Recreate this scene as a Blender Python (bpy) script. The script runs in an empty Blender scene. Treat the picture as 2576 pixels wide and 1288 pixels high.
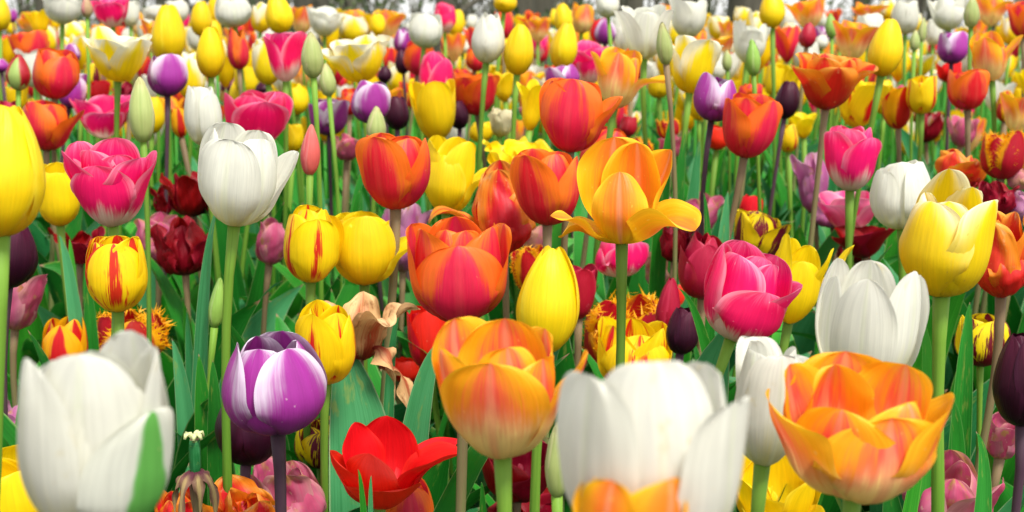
import bpy, math, random
import numpy as np
from mathutils import Vector, Matrix

random.seed(11)
RNG = np.random.default_rng(11)
R_ = math.radians
C = bpy.context.scene.collection
scene = bpy.context.scene

# ------------------------------------------------------------------ camera, sky, sun, exposure
F_PX, CX, CY, Y_H = 3538.0, 1288.0, 644.0, 90.0      # focal length, centre and horizon of the photograph at 2576 x 1288
CAM_Z = 0.72
PITCH = math.atan((CY - Y_H) / F_PX)
cam_d = bpy.data.cameras.new('camera')
cam = bpy.data.objects.new('camera', cam_d); C.objects.link(cam)
cam.location = (0, 0, CAM_Z)
cam.rotation_euler = (math.pi / 2 - PITCH, 0, 0)
cam_d.sensor_width = 36.0
cam_d.lens = 36.0 * F_PX / 2576.0
cam_d.clip_start = 0.05
cam_d.clip_end = 900
cam_d.dof.use_dof = True
cam_d.dof.focus_distance = 0.98
cam_d.dof.aperture_fstop = 14.0
scene.camera = cam

SUN_EL, SUN_AZ = R_(58), R_(-150)          # high behind the camera, soft: an overcast day
world = bpy.data.worlds.new('World'); scene.world = world
world.use_nodes = True
wn, wl = world.node_tree.nodes, world.node_tree.links
wn.clear()
sky = wn.new('ShaderNodeTexSky'); sky.sky_type = 'NISHITA'; sky.sun_disc = False
sky.sun_elevation = SUN_EL; sky.sun_rotation = R_(150)
sky.air_density = 1.0; sky.dust_density = 1.0; sky.ozone_density = 1.0
hsv = wn.new('ShaderNodeHueSaturation'); hsv.inputs['Saturation'].default_value = 0.12
bg = wn.new('ShaderNodeBackground'); bg.inputs['Strength'].default_value = 0.105
wo = wn.new('ShaderNodeOutputWorld')
wl.new(sky.outputs[0], hsv.inputs['Color']); wl.new(hsv.outputs[0], bg.inputs['Color']); wl.new(bg.outputs[0], wo.inputs['Surface'])

sun_d = bpy.data.lights.new('sun', 'SUN'); sun_d.energy = 2.1; sun_d.angle = R_(14); sun_d.color = (1.0, 0.97, 0.92)
sun = bpy.data.objects.new('sun', sun_d); C.objects.link(sun)
to_sun = Vector((math.sin(R_(150)) * math.cos(SUN_EL), math.cos(R_(150)) * math.cos(SUN_EL), math.sin(SUN_EL)))
sun.rotation_euler = to_sun.to_track_quat('Z', 'Y').to_euler()
sun.location = (0, -2, 6)
scene.view_settings.view_transform = 'Standard'
scene.view_settings.look = 'None'
scene.view_settings.exposure = 1.35
scene.view_settings.gamma = 1.0
scene.render.engine = 'CYCLES'
scene.cycles.max_bounces = 8
scene.cycles.diffuse_bounces = 4
scene.cycles.transmission_bounces = 6

FWD = np.array([0, math.cos(PITCH), -math.sin(PITCH)])
UPV = np.array([0, math.sin(PITCH), math.cos(PITCH)])
CAMP = np.array([0, 0, CAM_Z])


def at(x, y, d):
    """The point of the place that the photograph shows at (x, y) and d metres away."""
    return CAMP + FWD * d + np.array([1.0, 0, 0]) * ((x - CX) / F_PX * d) + UPV * ((CY - y) / F_PX * d)


def project(p):
    q = np.asarray(p) - CAMP
    d = q @ FWD
    return CX + F_PX * q[..., 0] / d, CY - F_PX * (q @ UPV) / d, d


def ground_z(x, y):
    return 0.015 * min(max(y, 0.0), 9.0) + 0.012 * math.sin(x * 3.1 + y * 2.3) * (1 if y < 9 else 0.3)


# ------------------------------------------------------------------ objects
def tag(o, label=None, cat=None, group=None, kind=None):
    if label: o['label'] = label
    if cat: o['category'] = cat
    if group: o['group'] = group
    if kind: o['kind'] = kind
    return o


def empty(name, loc, parent=None):
    o = bpy.data.objects.new(name, None)
    o.empty_display_size = 0.02
    C.objects.link(o); o.location = loc
    if parent: o.parent = parent
    return o


def mesh(name, v, f, uv=None, mat=None, parent=None, smooth=True, mats=None, fmat=None):
    me = bpy.data.meshes.new(name)
    me.from_pydata([tuple(p) for p in np.asarray(v, float)], [], [tuple(int(i) for i in q) for q in f])
    if uv is not None:
        lay = me.uv_layers.new(name='UVMap')
        li = np.empty(len(me.loops), dtype=np.int32)
        me.loops.foreach_get('vertex_index', li)
        lay.data.foreach_set('uv', np.asarray(uv, float)[li].astype(np.float32).ravel())
    if mats:
        for m in mats: me.materials.append(m)
        if fmat is not None: me.polygons.foreach_set('material_index', np.asarray(fmat, dtype=np.int32))
    elif mat: me.materials.append(mat)
    me.polygons.foreach_set('use_smooth', np.full(len(me.polygons), smooth))
    me.update()
    o = bpy.data.objects.new(name, me); C.objects.link(o)
    if parent: o.parent = parent
    return o


# ------------------------------------------------------------------ materials
class NB:
    """A small node builder."""
    def __init__(self, name):
        self.m = bpy.data.materials.new(name); self.m.use_nodes = True
        self.n, self.l = self.m.node_tree.nodes, self.m.node_tree.links
        self.n.clear()
    def put(self, sock, v):
        if hasattr(v, 'links') or isinstance(v, bpy.types.NodeSocket): self.l.new(v, sock)
        elif isinstance(v, (tuple, list)): sock.default_value = tuple(v) + ((1.0,) if len(v) == 3 and sock.type == 'RGBA' else ())
        else: sock.default_value = v
    def math(self, op, a, b=None, c=None, clamp=False):
        x = self.n.new('ShaderNodeMath'); x.operation = op; x.use_clamp = clamp
        self.put(x.inputs[0], a)
        if b is not None: self.put(x.inputs[1], b)
        if c is not None: self.put(x.inputs[2], c)
        return x.outputs[0]
    def smooth(self, x, lo, hi):
        r = self.n.new('ShaderNodeMapRange'); r.interpolation_type = 'SMOOTHSTEP'
        self.put(r.inputs['Value'], x); self.put(r.inputs['From Min'], lo); self.put(r.inputs['From Max'], hi)
        return r.outputs['Result']
    def mix(self, f, a, b, mode='MIX'):
        x = self.n.new('ShaderNodeMix'); x.data_type = 'RGBA'; x.blend_type = mode
        self.put(x.inputs[0], f); self.put(x.inputs[6], a); self.put(x.inputs[7], b)
        return x.outputs[2]
    def xyz(self, a, b, c):
        x = self.n.new('ShaderNodeCombineXYZ')
        for i, v in enumerate((a, b, c)): self.put(x.inputs[i], v)
        return x.outputs[0]
    def noise(self, vec, scale=1.0, detail=2.0, rough=0.5):
        x = self.n.new('ShaderNodeTexNoise')
        self.l.new(vec, x.inputs['Vector']); x.inputs['Scale'].default_value = scale
        x.inputs['Detail'].default_value = detail; x.inputs['Roughness'].default_value = rough
        return x.outputs['Fac']
    def uv(self):
        t = self.n.new('ShaderNodeTexCoord'); s = self.n.new('ShaderNodeSeparateXYZ')
        self.l.new(t.outputs['UV'], s.inputs[0])
        return s.outputs[0], s.outputs[1]
    def rnd(self):
        return self.n.new('ShaderNodeObjectInfo').outputs['Random']
    def finish(self, col, rough=0.45, trans=0.25, bump=None, bump_d=0.0008, bump_s=0.5, spec=0.35, sheen=0.0):
        p = self.n.new('ShaderNodeBsdfPrincipled')
        self.put(p.inputs['Base Color'], col); self.put(p.inputs['Roughness'], rough)
        p.inputs['Specular IOR Level'].default_value = spec
        if sheen: p.inputs['Sheen Weight'].default_value = sheen
        if bump is not None:
            b = self.n.new('ShaderNodeBump'); b.inputs['Strength'].default_value = bump_s; b.inputs['Distance'].default_value = bump_d
            self.l.new(bump, b.inputs['Height']); self.l.new(b.outputs[0], p.inputs['Normal'])
        out = self.n.new('ShaderNodeOutputMaterial')
        if trans > 0:
            t = self.n.new('ShaderNodeBsdfTranslucent'); self.put(t.inputs['Color'], col)
            x = self.n.new('ShaderNodeMixShader'); x.inputs[0].default_value = trans
            self.l.new(p.outputs[0], x.inputs[1]); self.l.new(t.outputs[0], x.inputs[2]); self.l.new(x.outputs[0], out.inputs['Surface'])
        else:
            self.l.new(p.outputs[0], out.inputs['Surface'])
        return self.m


def petal_mat(name, field, flame=None, w0=0.7, w1=0.0, ws=0.18, wa=0.5, fstart=None, base=None, bv=0.2, bs=0.12, lift=0.0,
              edge=None, ew=0.85, es=0.12, ea=0.3, tip=None, tv=0.85, ts=0.12, blotch=None, bt=0.62, bsc=(7, 1.6), rib=None,
              stain=None, st=0.66, spots=(0.82, 0.62, 0.35), spot_t=0.735, trans=0.36, rough=0.45, vary=0.1, spec=0.35):
    b = NB(name)
    u, v = b.uv(); r = b.rnd()
    uc = b.math('ABSOLUTE', b.math('MULTIPLY_ADD', u, 2.0, -1.0))
    ro = b.math('MULTIPLY', r, 41.0)
    st1 = b.math('SUBTRACT', b.noise(b.xyz(b.math('MULTIPLY', u, 13.0), b.math('MULTIPLY', v, 1.5), ro), 1.0, 4.0, 0.62), 0.5)
    st2 = b.math('SUBTRACT', b.noise(b.xyz(b.math('MULTIPLY', u, 60.0), b.math('MULTIPLY', v, 1.6), ro), 1.0, 2.0), 0.5)
    big = b.math('SUBTRACT', b.noise(b.xyz(b.math('MULTIPLY', u, 2.2), b.math('MULTIPLY', v, 2.6), ro), 1.0, 2.0), 0.5)
    streak = b.math('MULTIPLY_ADD', st2, 0.5, st1)
    col = field
    if tip:
        col = b.mix(b.smooth(b.math('MULTIPLY_ADD', streak, 0.35, v), tv - ts, tv + ts), col, tip)
    if edge:
        col = b.mix(b.smooth(b.math('MULTIPLY_ADD', streak, ea, uc), ew - es, ew + es), col, edge)
    if flame:
        wv = b.math('MULTIPLY_ADD', v, w1 - w0, w0)
        wv = b.math('ADD', wv, b.math('MULTIPLY', big, 0.35))
        x = b.math('SUBTRACT', b.math('MULTIPLY_ADD', streak, wa, wv), uc)
        m = b.smooth(x, -ws, ws)
        if fstart is not None:
            m = b.math('MULTIPLY', m, b.smooth(b.math('MULTIPLY_ADD', streak, 0.5, v), fstart - 0.08, fstart + 0.08))
        col = b.mix(m, col, flame)
    if blotch:
        n = b.noise(b.xyz(b.math('MULTIPLY', u, bsc[0]), b.math('MULTIPLY', v, bsc[1]), b.math('ADD', ro, 9.0)), 1.0, 3.0, 0.6)
        col = b.mix(b.smooth(n, bt - 0.02, bt + 0.02), col, blotch)
    if base:
        x = b.math('MULTIPLY_ADD', streak, -0.45, v)
        if lift: x = b.math('SUBTRACT', x, b.math('MULTIPLY', b.math('SUBTRACT', 1.0, b.math('MINIMUM', b.math('MULTIPLY', uc, 1.8), 1.0)), lift))
        col = b.mix(b.math('SUBTRACT', 1.0, b.smooth(x, bv - bs, bv + bs)), col, base)
    if rib:
        col = b.mix(b.math('MULTIPLY', b.math('SUBTRACT', 1.0, b.smooth(uc, 0.02, 0.13)), 0.55), col, rib)
    if stain:
        n = b.noise(b.xyz(b.math('MULTIPLY', u, 3.2), b.math('MULTIPLY', v, 3.4), b.math('ADD', ro, 3.0)), 1.0, 4.0, 0.65)
        x = b.math('MULTIPLY_ADD', b.math('MAXIMUM', uc, v), 0.12, n)
        col = b.mix(b.smooth(x, st - 0.08, st + 0.08), col, stain)
    # rain and insect specks on the petal
    if spots:
        n = b.noise(b.xyz(b.math('MULTIPLY', u, 17.0), b.math('MULTIPLY', v, 15.0), b.math('ADD', ro, 5.0)), 1.0, 1.0)
        col = b.mix(b.math('MULTIPLY', b.smooth(n, spot_t, spot_t + 0.05), 0.45), col, spots)
    fan = b.math('SINE', b.math('MULTIPLY_ADD', st1, 9.0, b.math('MULTIPLY', b.math('SUBTRACT', u, 0.5), b.math('MULTIPLY_ADD', v, -22.0, 120.0))))
    val = b.math('ADD', 1.0, b.math('MULTIPLY_ADD', fan, 0.014, b.math('MULTIPLY', streak, 0.42)))
    val = b.math('ADD', val, b.math('MULTIPLY', b.math('SUBTRACT', r, 0.5), vary))
    h = b.n.new('ShaderNodeHueSaturation')
    b.put(h.inputs['Color'], col); b.put(h.inputs['Value'], val)
    b.put(h.inputs['Hue'], b.math('MULTIPLY_ADD', b.math('SUBTRACT', b.math('FRACT', b.math('MULTIPLY', r, 7.3)), 0.5), 0.012, 0.5))
    return b.finish(h.outputs[0], rough=rough, trans=trans, bump=b.math('MULTIPLY_ADD', fan, 0.04, b.math('MULTIPLY_ADD', big, 2.0, streak)), bump_d=0.0013, bump_s=0.32, spec=spec)


MAT = {}
MAT['W'] = petal_mat('white_petal', (0.76, 0.752, 0.655), base=(0.69, 0.65, 0.33), bv=0.24, bs=0.22, lift=0.15, rib=(0.74, 0.76, 0.58), spots=(0.75, 0.55, 0.25), spot_t=0.77, trans=0.40, vary=0.06, stain=(0.70, 0.64, 0.42), st=0.80)
MAT['WG'] = petal_mat('white_green_petal', (0.70, 0.70, 0.60), flame=(0.14, 0.42, 0.08), w0=0.36, w1=0.22, ws=0.05, wa=0.12, base=(0.3, 0.5, 0.1), bv=0.05, trans=0.3)
MAT['Y'] = petal_mat('yellow_petal', (0.90, 0.66, 0.004), base=(0.80, 0.47, 0.002), bv=0.15, bs=0.2, lift=0.1, edge=(0.92, 0.76, 0.04), ew=0.95, es=0.2, spots=(0.7, 0.45, 0.03), spot_t=0.77, vary=0.12)
MAT['YP'] = petal_mat('pale_yellow_petal', (0.91, 0.75, 0.12), flame=(0.88, 0.66, 0.006), w0=1.2, w1=0.35, ws=0.3, base=(0.86, 0.60, 0.004), bv=0.40, bs=0.3, tip=(0.90, 0.87, 0.62), tv=0.85, ts=0.28, spots=(0.6, 0.4, 0.05))
MAT['YW'] = petal_mat('yellow_white_petal', (0.88, 0.86, 0.66), flame=(0.89, 0.68, 0.006), w0=1.4, w1=0.15, ws=0.3, wa=0.8, base=(0.85, 0.6, 0.004), bv=0.25, bs=0.2)
MAT['P'] = petal_mat('purple_white_petal', (0.72, 0.60, 0.72), flame=(0.31, 0.026, 0.25), w0=1.30, w1=0.42, ws=0.36, wa=0.7, base=(0.085, 0.004, 0.08), bv=0.22, bs=0.25, spots=(0.6, 0.45, 0.5), spot_t=0.75, trans=0.15)
MAT['K'] = petal_mat('black_petal', (0.022, 0.0025, 0.010), tip=(0.060, 0.005, 0.020), tv=0.75, ts=0.35, base=(0.014, 0.002, 0.008), bv=0.2, edge=(0.04, 0.006, 0.02), trans=0.05, rough=0.42, spec=0.16, spots=(0.2, 0.08, 0.08), spot_t=0.78)
MAT['PK'] = petal_mat('pink_petal', (0.88, 0.008, 0.15), edge=(0.90, 0.34, 0.46), ew=0.87, es=0.2, ea=0.35, tip=(0.86, 0.16, 0.32), tv=0.95, ts=0.14, base=(0.84, 0.66, 0.54), bv=0.27, bs=0.13, lift=0.20, spots=(0.9, 0.5, 0.55), spot_t=0.75)
MAT['PL'] = petal_mat('pale_pink_petal', (0.80, 0.20, 0.36), edge=(0.86, 0.42, 0.5), ew=0.85, es=0.2, flame=(0.78, 0.03, 0.2), w0=0.5, w1=0.2, ws=0.25, wa=0.7, base=(0.78, 0.55, 0.45), bv=0.25, bs=0.2, lift=0.15)
MAT['RO'] = petal_mat('red_orange_petal', (0.92, 0.19, 0.016), flame=(0.68, 0.014, 0.045), w0=0.98, w1=0.22, ws=0.26, wa=0.9, base=(0.46, 0.012, 0.022), bv=0.1, bs=0.12, rib=(0.70, 0.05, 0.06), spots=(0.9, 0.5, 0.25), spot_t=0.775)
MAT['OP'] = petal_mat('orange_peach_petal', (0.94, 0.45, 0.010), flame=(0.82, 0.065, 0.07), w0=0.98, w1=0.14, ws=0.40, wa=1.0, base=(0.90, 0.72, 0.26), bv=0.47, bs=0.20, lift=0.14, rib=(0.86, 0.36, 0.18), edge=(0.93, 0.52, 0.02), ew=0.85, es=0.2, spots=(0.9, 0.66, 0.2), spot_t=0.75)
MAT['OY'] = petal_mat('orange_yellow_petal', (0.92, 0.45, 0.008), flame=(0.84, 0.20, 0.02), w0=0.2, w1=0.55, ws=0.4, wa=0.9, base=(0.86, 0.58, 0.01), bv=0.3, bs=0.2, edge=(0.92, 0.56, 0.02), ew=0.9, es=0.15, rib=(0.86, 0.36, 0.2), spots=(0.9, 0.65, 0.1), spot_t=0.72)
MAT['YR'] = petal_mat('flamed_yellow_petal', (0.91, 0.67, 0.004), flame=(0.62, 0.012, 0.008), w0=0.17, w1=0.06, ws=0.08, wa=0.85, fstart=0.20, blotch=(0.66, 0.02, 0.008), bt=0.69, bsc=(8, 1.5), base=(0.84, 0.54, 0.01), bv=0.15, spots=None)
MAT['YB'] = petal_mat('broad_flamed_yellow_petal', (0.91, 0.64, 0.004), flame=(0.60, 0.010, 0.008), w0=0.26, w1=0.12, ws=0.08, wa=1.1, fstart=0.25, blotch=(0.64, 0.015, 0.008), bt=0.585, bsc=(3.6, 1.1), base=(0.84, 0.54, 0.02), bv=0.15, spots=None)
MAT['YM'] = petal_mat('maroon_flamed_petal', (0.88, 0.66, 0.006), flame=(0.16, 0.004, 0.018), w0=0.60, w1=0.14, ws=0.04, wa=1.1, blotch=(0.17, 0.004, 0.02), bt=0.575, bsc=(8, 1.6), base=(0.14, 0.004, 0.018), bv=0.16, bs=0.1, spots=None)
MAT['FL'] = petal_mat('red_flame_petal', (0.91, 0.44, 0.004), flame=(0.58, 0.008, 0.016), w0=0.62, w1=0.22, ws=0.1, wa=0.4, spots=None)
MAT['FR'] = petal_mat('fringed_petal', (0.90, 0.42, 0.004), flame=(0.46, 0.006, 0.010), w0=0.98, w1=0.60, ws=0.12, wa=0.6, spots=None)
MAT['FE'] = petal_mat('fringe_petal', (0.92, 0.46, 0.006), flame=(0.7, 0.06, 0.006), w0=0.2, w1=0.05, ws=0.2, wa=0.9, spots=None)
MAT['DR'] = petal_mat('crimson_petal', (0.23, 0.002, 0.010), edge=(0.36, 0.012, 0.03), ew=0.92, es=0.15, base=(0.09, 0.002, 0.006), bv=0.15, stain=(0.11, 0.002, 0.006), st=0.76, trans=0.25, rough=0.45, spec=0.2, spots=(0.5, 0.2, 0.2), spot_t=0.78)
MAT['CR'] = petal_mat('deep_red_petal', (0.40, 0.005, 0.030), edge=(0.52, 0.03, 0.07), ew=0.9, es=0.2, base=(0.14, 0.004, 0.015), bv=0.12, bs=0.15, trans=0.2, spots=(0.7, 0.4, 0.4), spot_t=0.76)
MAT['R'] = petal_mat('scarlet_petal', (0.80, 0.007, 0.006), base=(0.42, 0.004, 0.004), bv=0.1, bs=0.2, edge=(0.8, 0.02, 0.012), spots=(0.88, 0.7, 0.4), spot_t=0.77, trans=0.3)
MAT['OR'] = petal_mat('wilting_orange_petal', (0.84, 0.26, 0.012), flame=(0.66, 0.018, 0.012), w0=1.0, w1=0.3, ws=0.3, wa=0.9, tip=(0.88, 0.42, 0.06), tv=0.92, ts=0.15, stain=(0.72, 0.42, 0.18), st=0.76, spots=(0.9, 0.6, 0.2))
MAT['FP'] = petal_mat('faded_pink_petal', (0.56, 0.16, 0.24), flame=(0.52, 0.07, 0.17), w0=0.3, w1=0.5, ws=0.4, wa=1.2, base=(0.62, 0.34, 0.18), bv=0.12, edge=(0.62, 0.28, 0.28), ew=0.8, es=0.25, stain=(0.46, 0.22, 0.09), st=0.69, spots=(0.7, 0.5, 0.35), spot_t=0.72, rough=0.5)
MAT['FM'] = petal_mat('faded_mauve_petal', (0.50, 0.20, 0.36), flame=(0.46, 0.10, 0.28), w0=0.6, w1=0.2, ws=0.4, wa=1.0, tip=(0.58, 0.32, 0.42), base=(0.5, 0.22, 0.14), bv=0.12, stain=(0.48, 0.25, 0.12), st=0.74, rough=0.5)
MAT['FS'] = petal_mat('faded_salmon_petal', (0.66, 0.30, 0.22), flame=(0.64, 0.18, 0.26), w0=0.4, w1=0.4, ws=0.4, wa=1.2, stain=(0.5, 0.28, 0.12), st=0.66, rough=0.5)
MAT['CW'] = petal_mat('cream_wilted_petal', (0.82, 0.76, 0.48), base=(0.8, 0.62, 0.08), bv=0.3, bs=0.3, stain=(0.7, 0.55, 0.25), st=0.74)
MAT['BG'] = petal_mat('green_bud_petal', (0.34, 0.40, 0.13), edge=(0.48, 0.46, 0.22), ew=0.85, es=0.2, base=(0.20, 0.30, 0.05), bv=0.1, bs=0.15, tip=(0.42, 0.40, 0.16), rib=(0.26, 0.34, 0.09), spots=None, trans=0.1)
MAT['BB'] = petal_mat('bright_bud_petal', (0.24, 0.42, 0.07), edge=(0.36, 0.5, 0.16), ew=0.85, es=0.2, base=(0.12, 0.30, 0.03), bv=0.1, spots=None, trans=0.1)
MAT['BP'] = petal_mat('pinkish_bud_petal', (0.42, 0.28, 0.14), edge=(0.58, 0.2, 0.2), ew=0.7, es=0.25, base=(0.26, 0.3, 0.07), bv=0.2, bs=0.2, spots=None, trans=0.1)
MAT['BC'] = petal_mat('coral_bud_petal', (0.55, 0.085, 0.085), edge=(0.6, 0.2, 0.18), ew=0.9, es=0.2, base=(0.34, 0.10, 0.05), bv=0.06, tip=(0.5, 0.12, 0.1), spots=None, trans=0.1)
MAT['BR'] = petal_mat('red_green_bud_petal', (0.34, 0.006, 0.02), flame=(0.30, 0.40, 0.10), w0=0.62, w1=0.12, ws=0.1, wa=0.2, base=(0.12, 0.03, 0.01), bv=0.06, bs=0.05, spots=None, trans=0.1)
MAT['WB'] = petal_mat('withered_petal', (0.62, 0.36, 0.15), flame=(0.36, 0.06, 0.02), w0=0.6, w1=0.05, ws=0.35, wa=1.3, tip=(0.70, 0.46, 0.22), tv=0.75, ts=0.3, base=(0.2, 0.02, 0.012), bv=0.25, stain=(0.3, 0.12, 0.04), st=0.68, rough=0.6, trans=0.2)
MAT['DP'] = petal_mat('dried_petal', (0.16, 0.08, 0.05), flame=(0.36, 0.26, 0.10), w0=0.2, w1=0.5, ws=0.3, wa=1.4, tip=(0.42, 0.3, 0.12), base=(0.08, 0.012, 0.025), bv=0.3, rough=0.7, trans=0.1, spots=None)


def stem_mat(name, c1, c2):
    b = NB(name)
    u, v = b.uv(); r = b.rnd()
    n = b.noise(b.xyz(b.math('MULTIPLY', u, 9.0), b.math('MULTIPLY', v, 5.0), b.math('MULTIPLY', r, 30.0)), 1.0, 3.0)
    col = b.mix(b.smooth(b.math('MULTIPLY_ADD', b.math('SUBTRACT', n, 0.5), 0.7, v), 0.35, 1.05), c1, c2)
    col = b.mix(b.math('MULTIPLY', b.smooth(n, 0.6, 0.75), 0.35), col, tuple(x * 0.55 for x in c1))
    h = b.n.new('ShaderNodeHueSaturation'); b.put(h.inputs['Color'], col)
    b.put(h.inputs['Value'], b.math('MULTIPLY_ADD', r, 0.4, 0.8))
    return b.finish(h.outputs[0], rough=0.55, trans=0.0, bump=n, bump_d=0.0006, bump_s=0.4, spec=0.2)


STEM = {'g': stem_mat('green_stem', (0.055, 0.165, 0.012), (0.14, 0.26, 0.028)),
        'b': stem_mat('brown_stem', (0.12, 0.17, 0.045), (0.19, 0.125, 0.065)),
        'p': stem_mat('purple_stem', (0.085, 0.055, 0.05), (0.060, 0.028, 0.045))}


def leaf_mat(name, dark, light, margin):
    b = NB(name)
    u, v = b.uv(); r = b.rnd()
    uc = b.math('ABSOLUTE', b.math('MULTIPLY_ADD', u, 2.0, -1.0))
    ro = b.math('MULTIPLY', r, 31.0)
    st = b.noise(b.xyz(b.math('MULTIPLY', u, 34.0), b.math('MULTIPLY', v, 1.3), ro), 1.0, 3.0)
    big = b.noise(b.xyz(b.math('MULTIPLY', u, 2.0), b.math('MULTIPLY', v, 5.0), ro), 1.0, 3.0)
    m = b.math('ADD', b.math('MULTIPLY', b.math('SUBTRACT', b.math('FRACT', b.math('MULTIPLY', r, 5.7)), 0.5), 0.8), b.math('MULTIPLY_ADD', st, 1.0, b.math('MULTIPLY_ADD', big, 0.9, -0.5)))
    col = b.mix(b.smooth(m, 0.0, 1.0), dark, light)
    col = b.mix(b.math('MULTIPLY', b.smooth(uc, 0.93, 0.99), 0.6), col, margin)
    yl = b.noise(b.xyz(b.math('MULTIPLY', u, 3.0), b.math('MULTIPLY', v, 9.0), b.math('ADD', ro, 7.0)), 1.0, 4.0, 0.65)
    col = b.mix(b.math('MULTIPLY', b.smooth(b.math('MULTIPLY_ADD', v, 0.12, yl), 0.68, 0.80), 0.5), col, (0.26, 0.30, 0.05))
    col = b.mix(b.math('MULTIPLY', b.smooth(v, 0.975, 0.995), 0.8), col, (0.42, 0.2, 0.14))
    return b.finish(col, rough=0.45, trans=0.22, bump=st, bump_d=0.0008, bump_s=0.4, spec=0.22)


LEAF = [leaf_mat('green_leaf', (0.005, 0.10, 0.007), (0.026, 0.25, 0.022), (0.28, 0.42, 0.14)),
        leaf_mat('grey_green_leaf', (0.012, 0.14, 0.032), (0.070, 0.31, 0.115), (0.4, 0.5, 0.26)),
        leaf_mat('bright_leaf', (0.010, 0.15, 0.007), (0.050, 0.32, 0.022), (0.34, 0.46, 0.12))]


# ------------------------------------------------------------------ shapes
def grid_faces(nu, nv, off=0):
    i = np.arange(nu - 1)[None, :] + np.arange(nv - 1)[:, None] * nu
    i = i.ravel() + off
    return np.stack([i, i + 1, i + 1 + nu, i + nu], axis=1)


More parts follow.
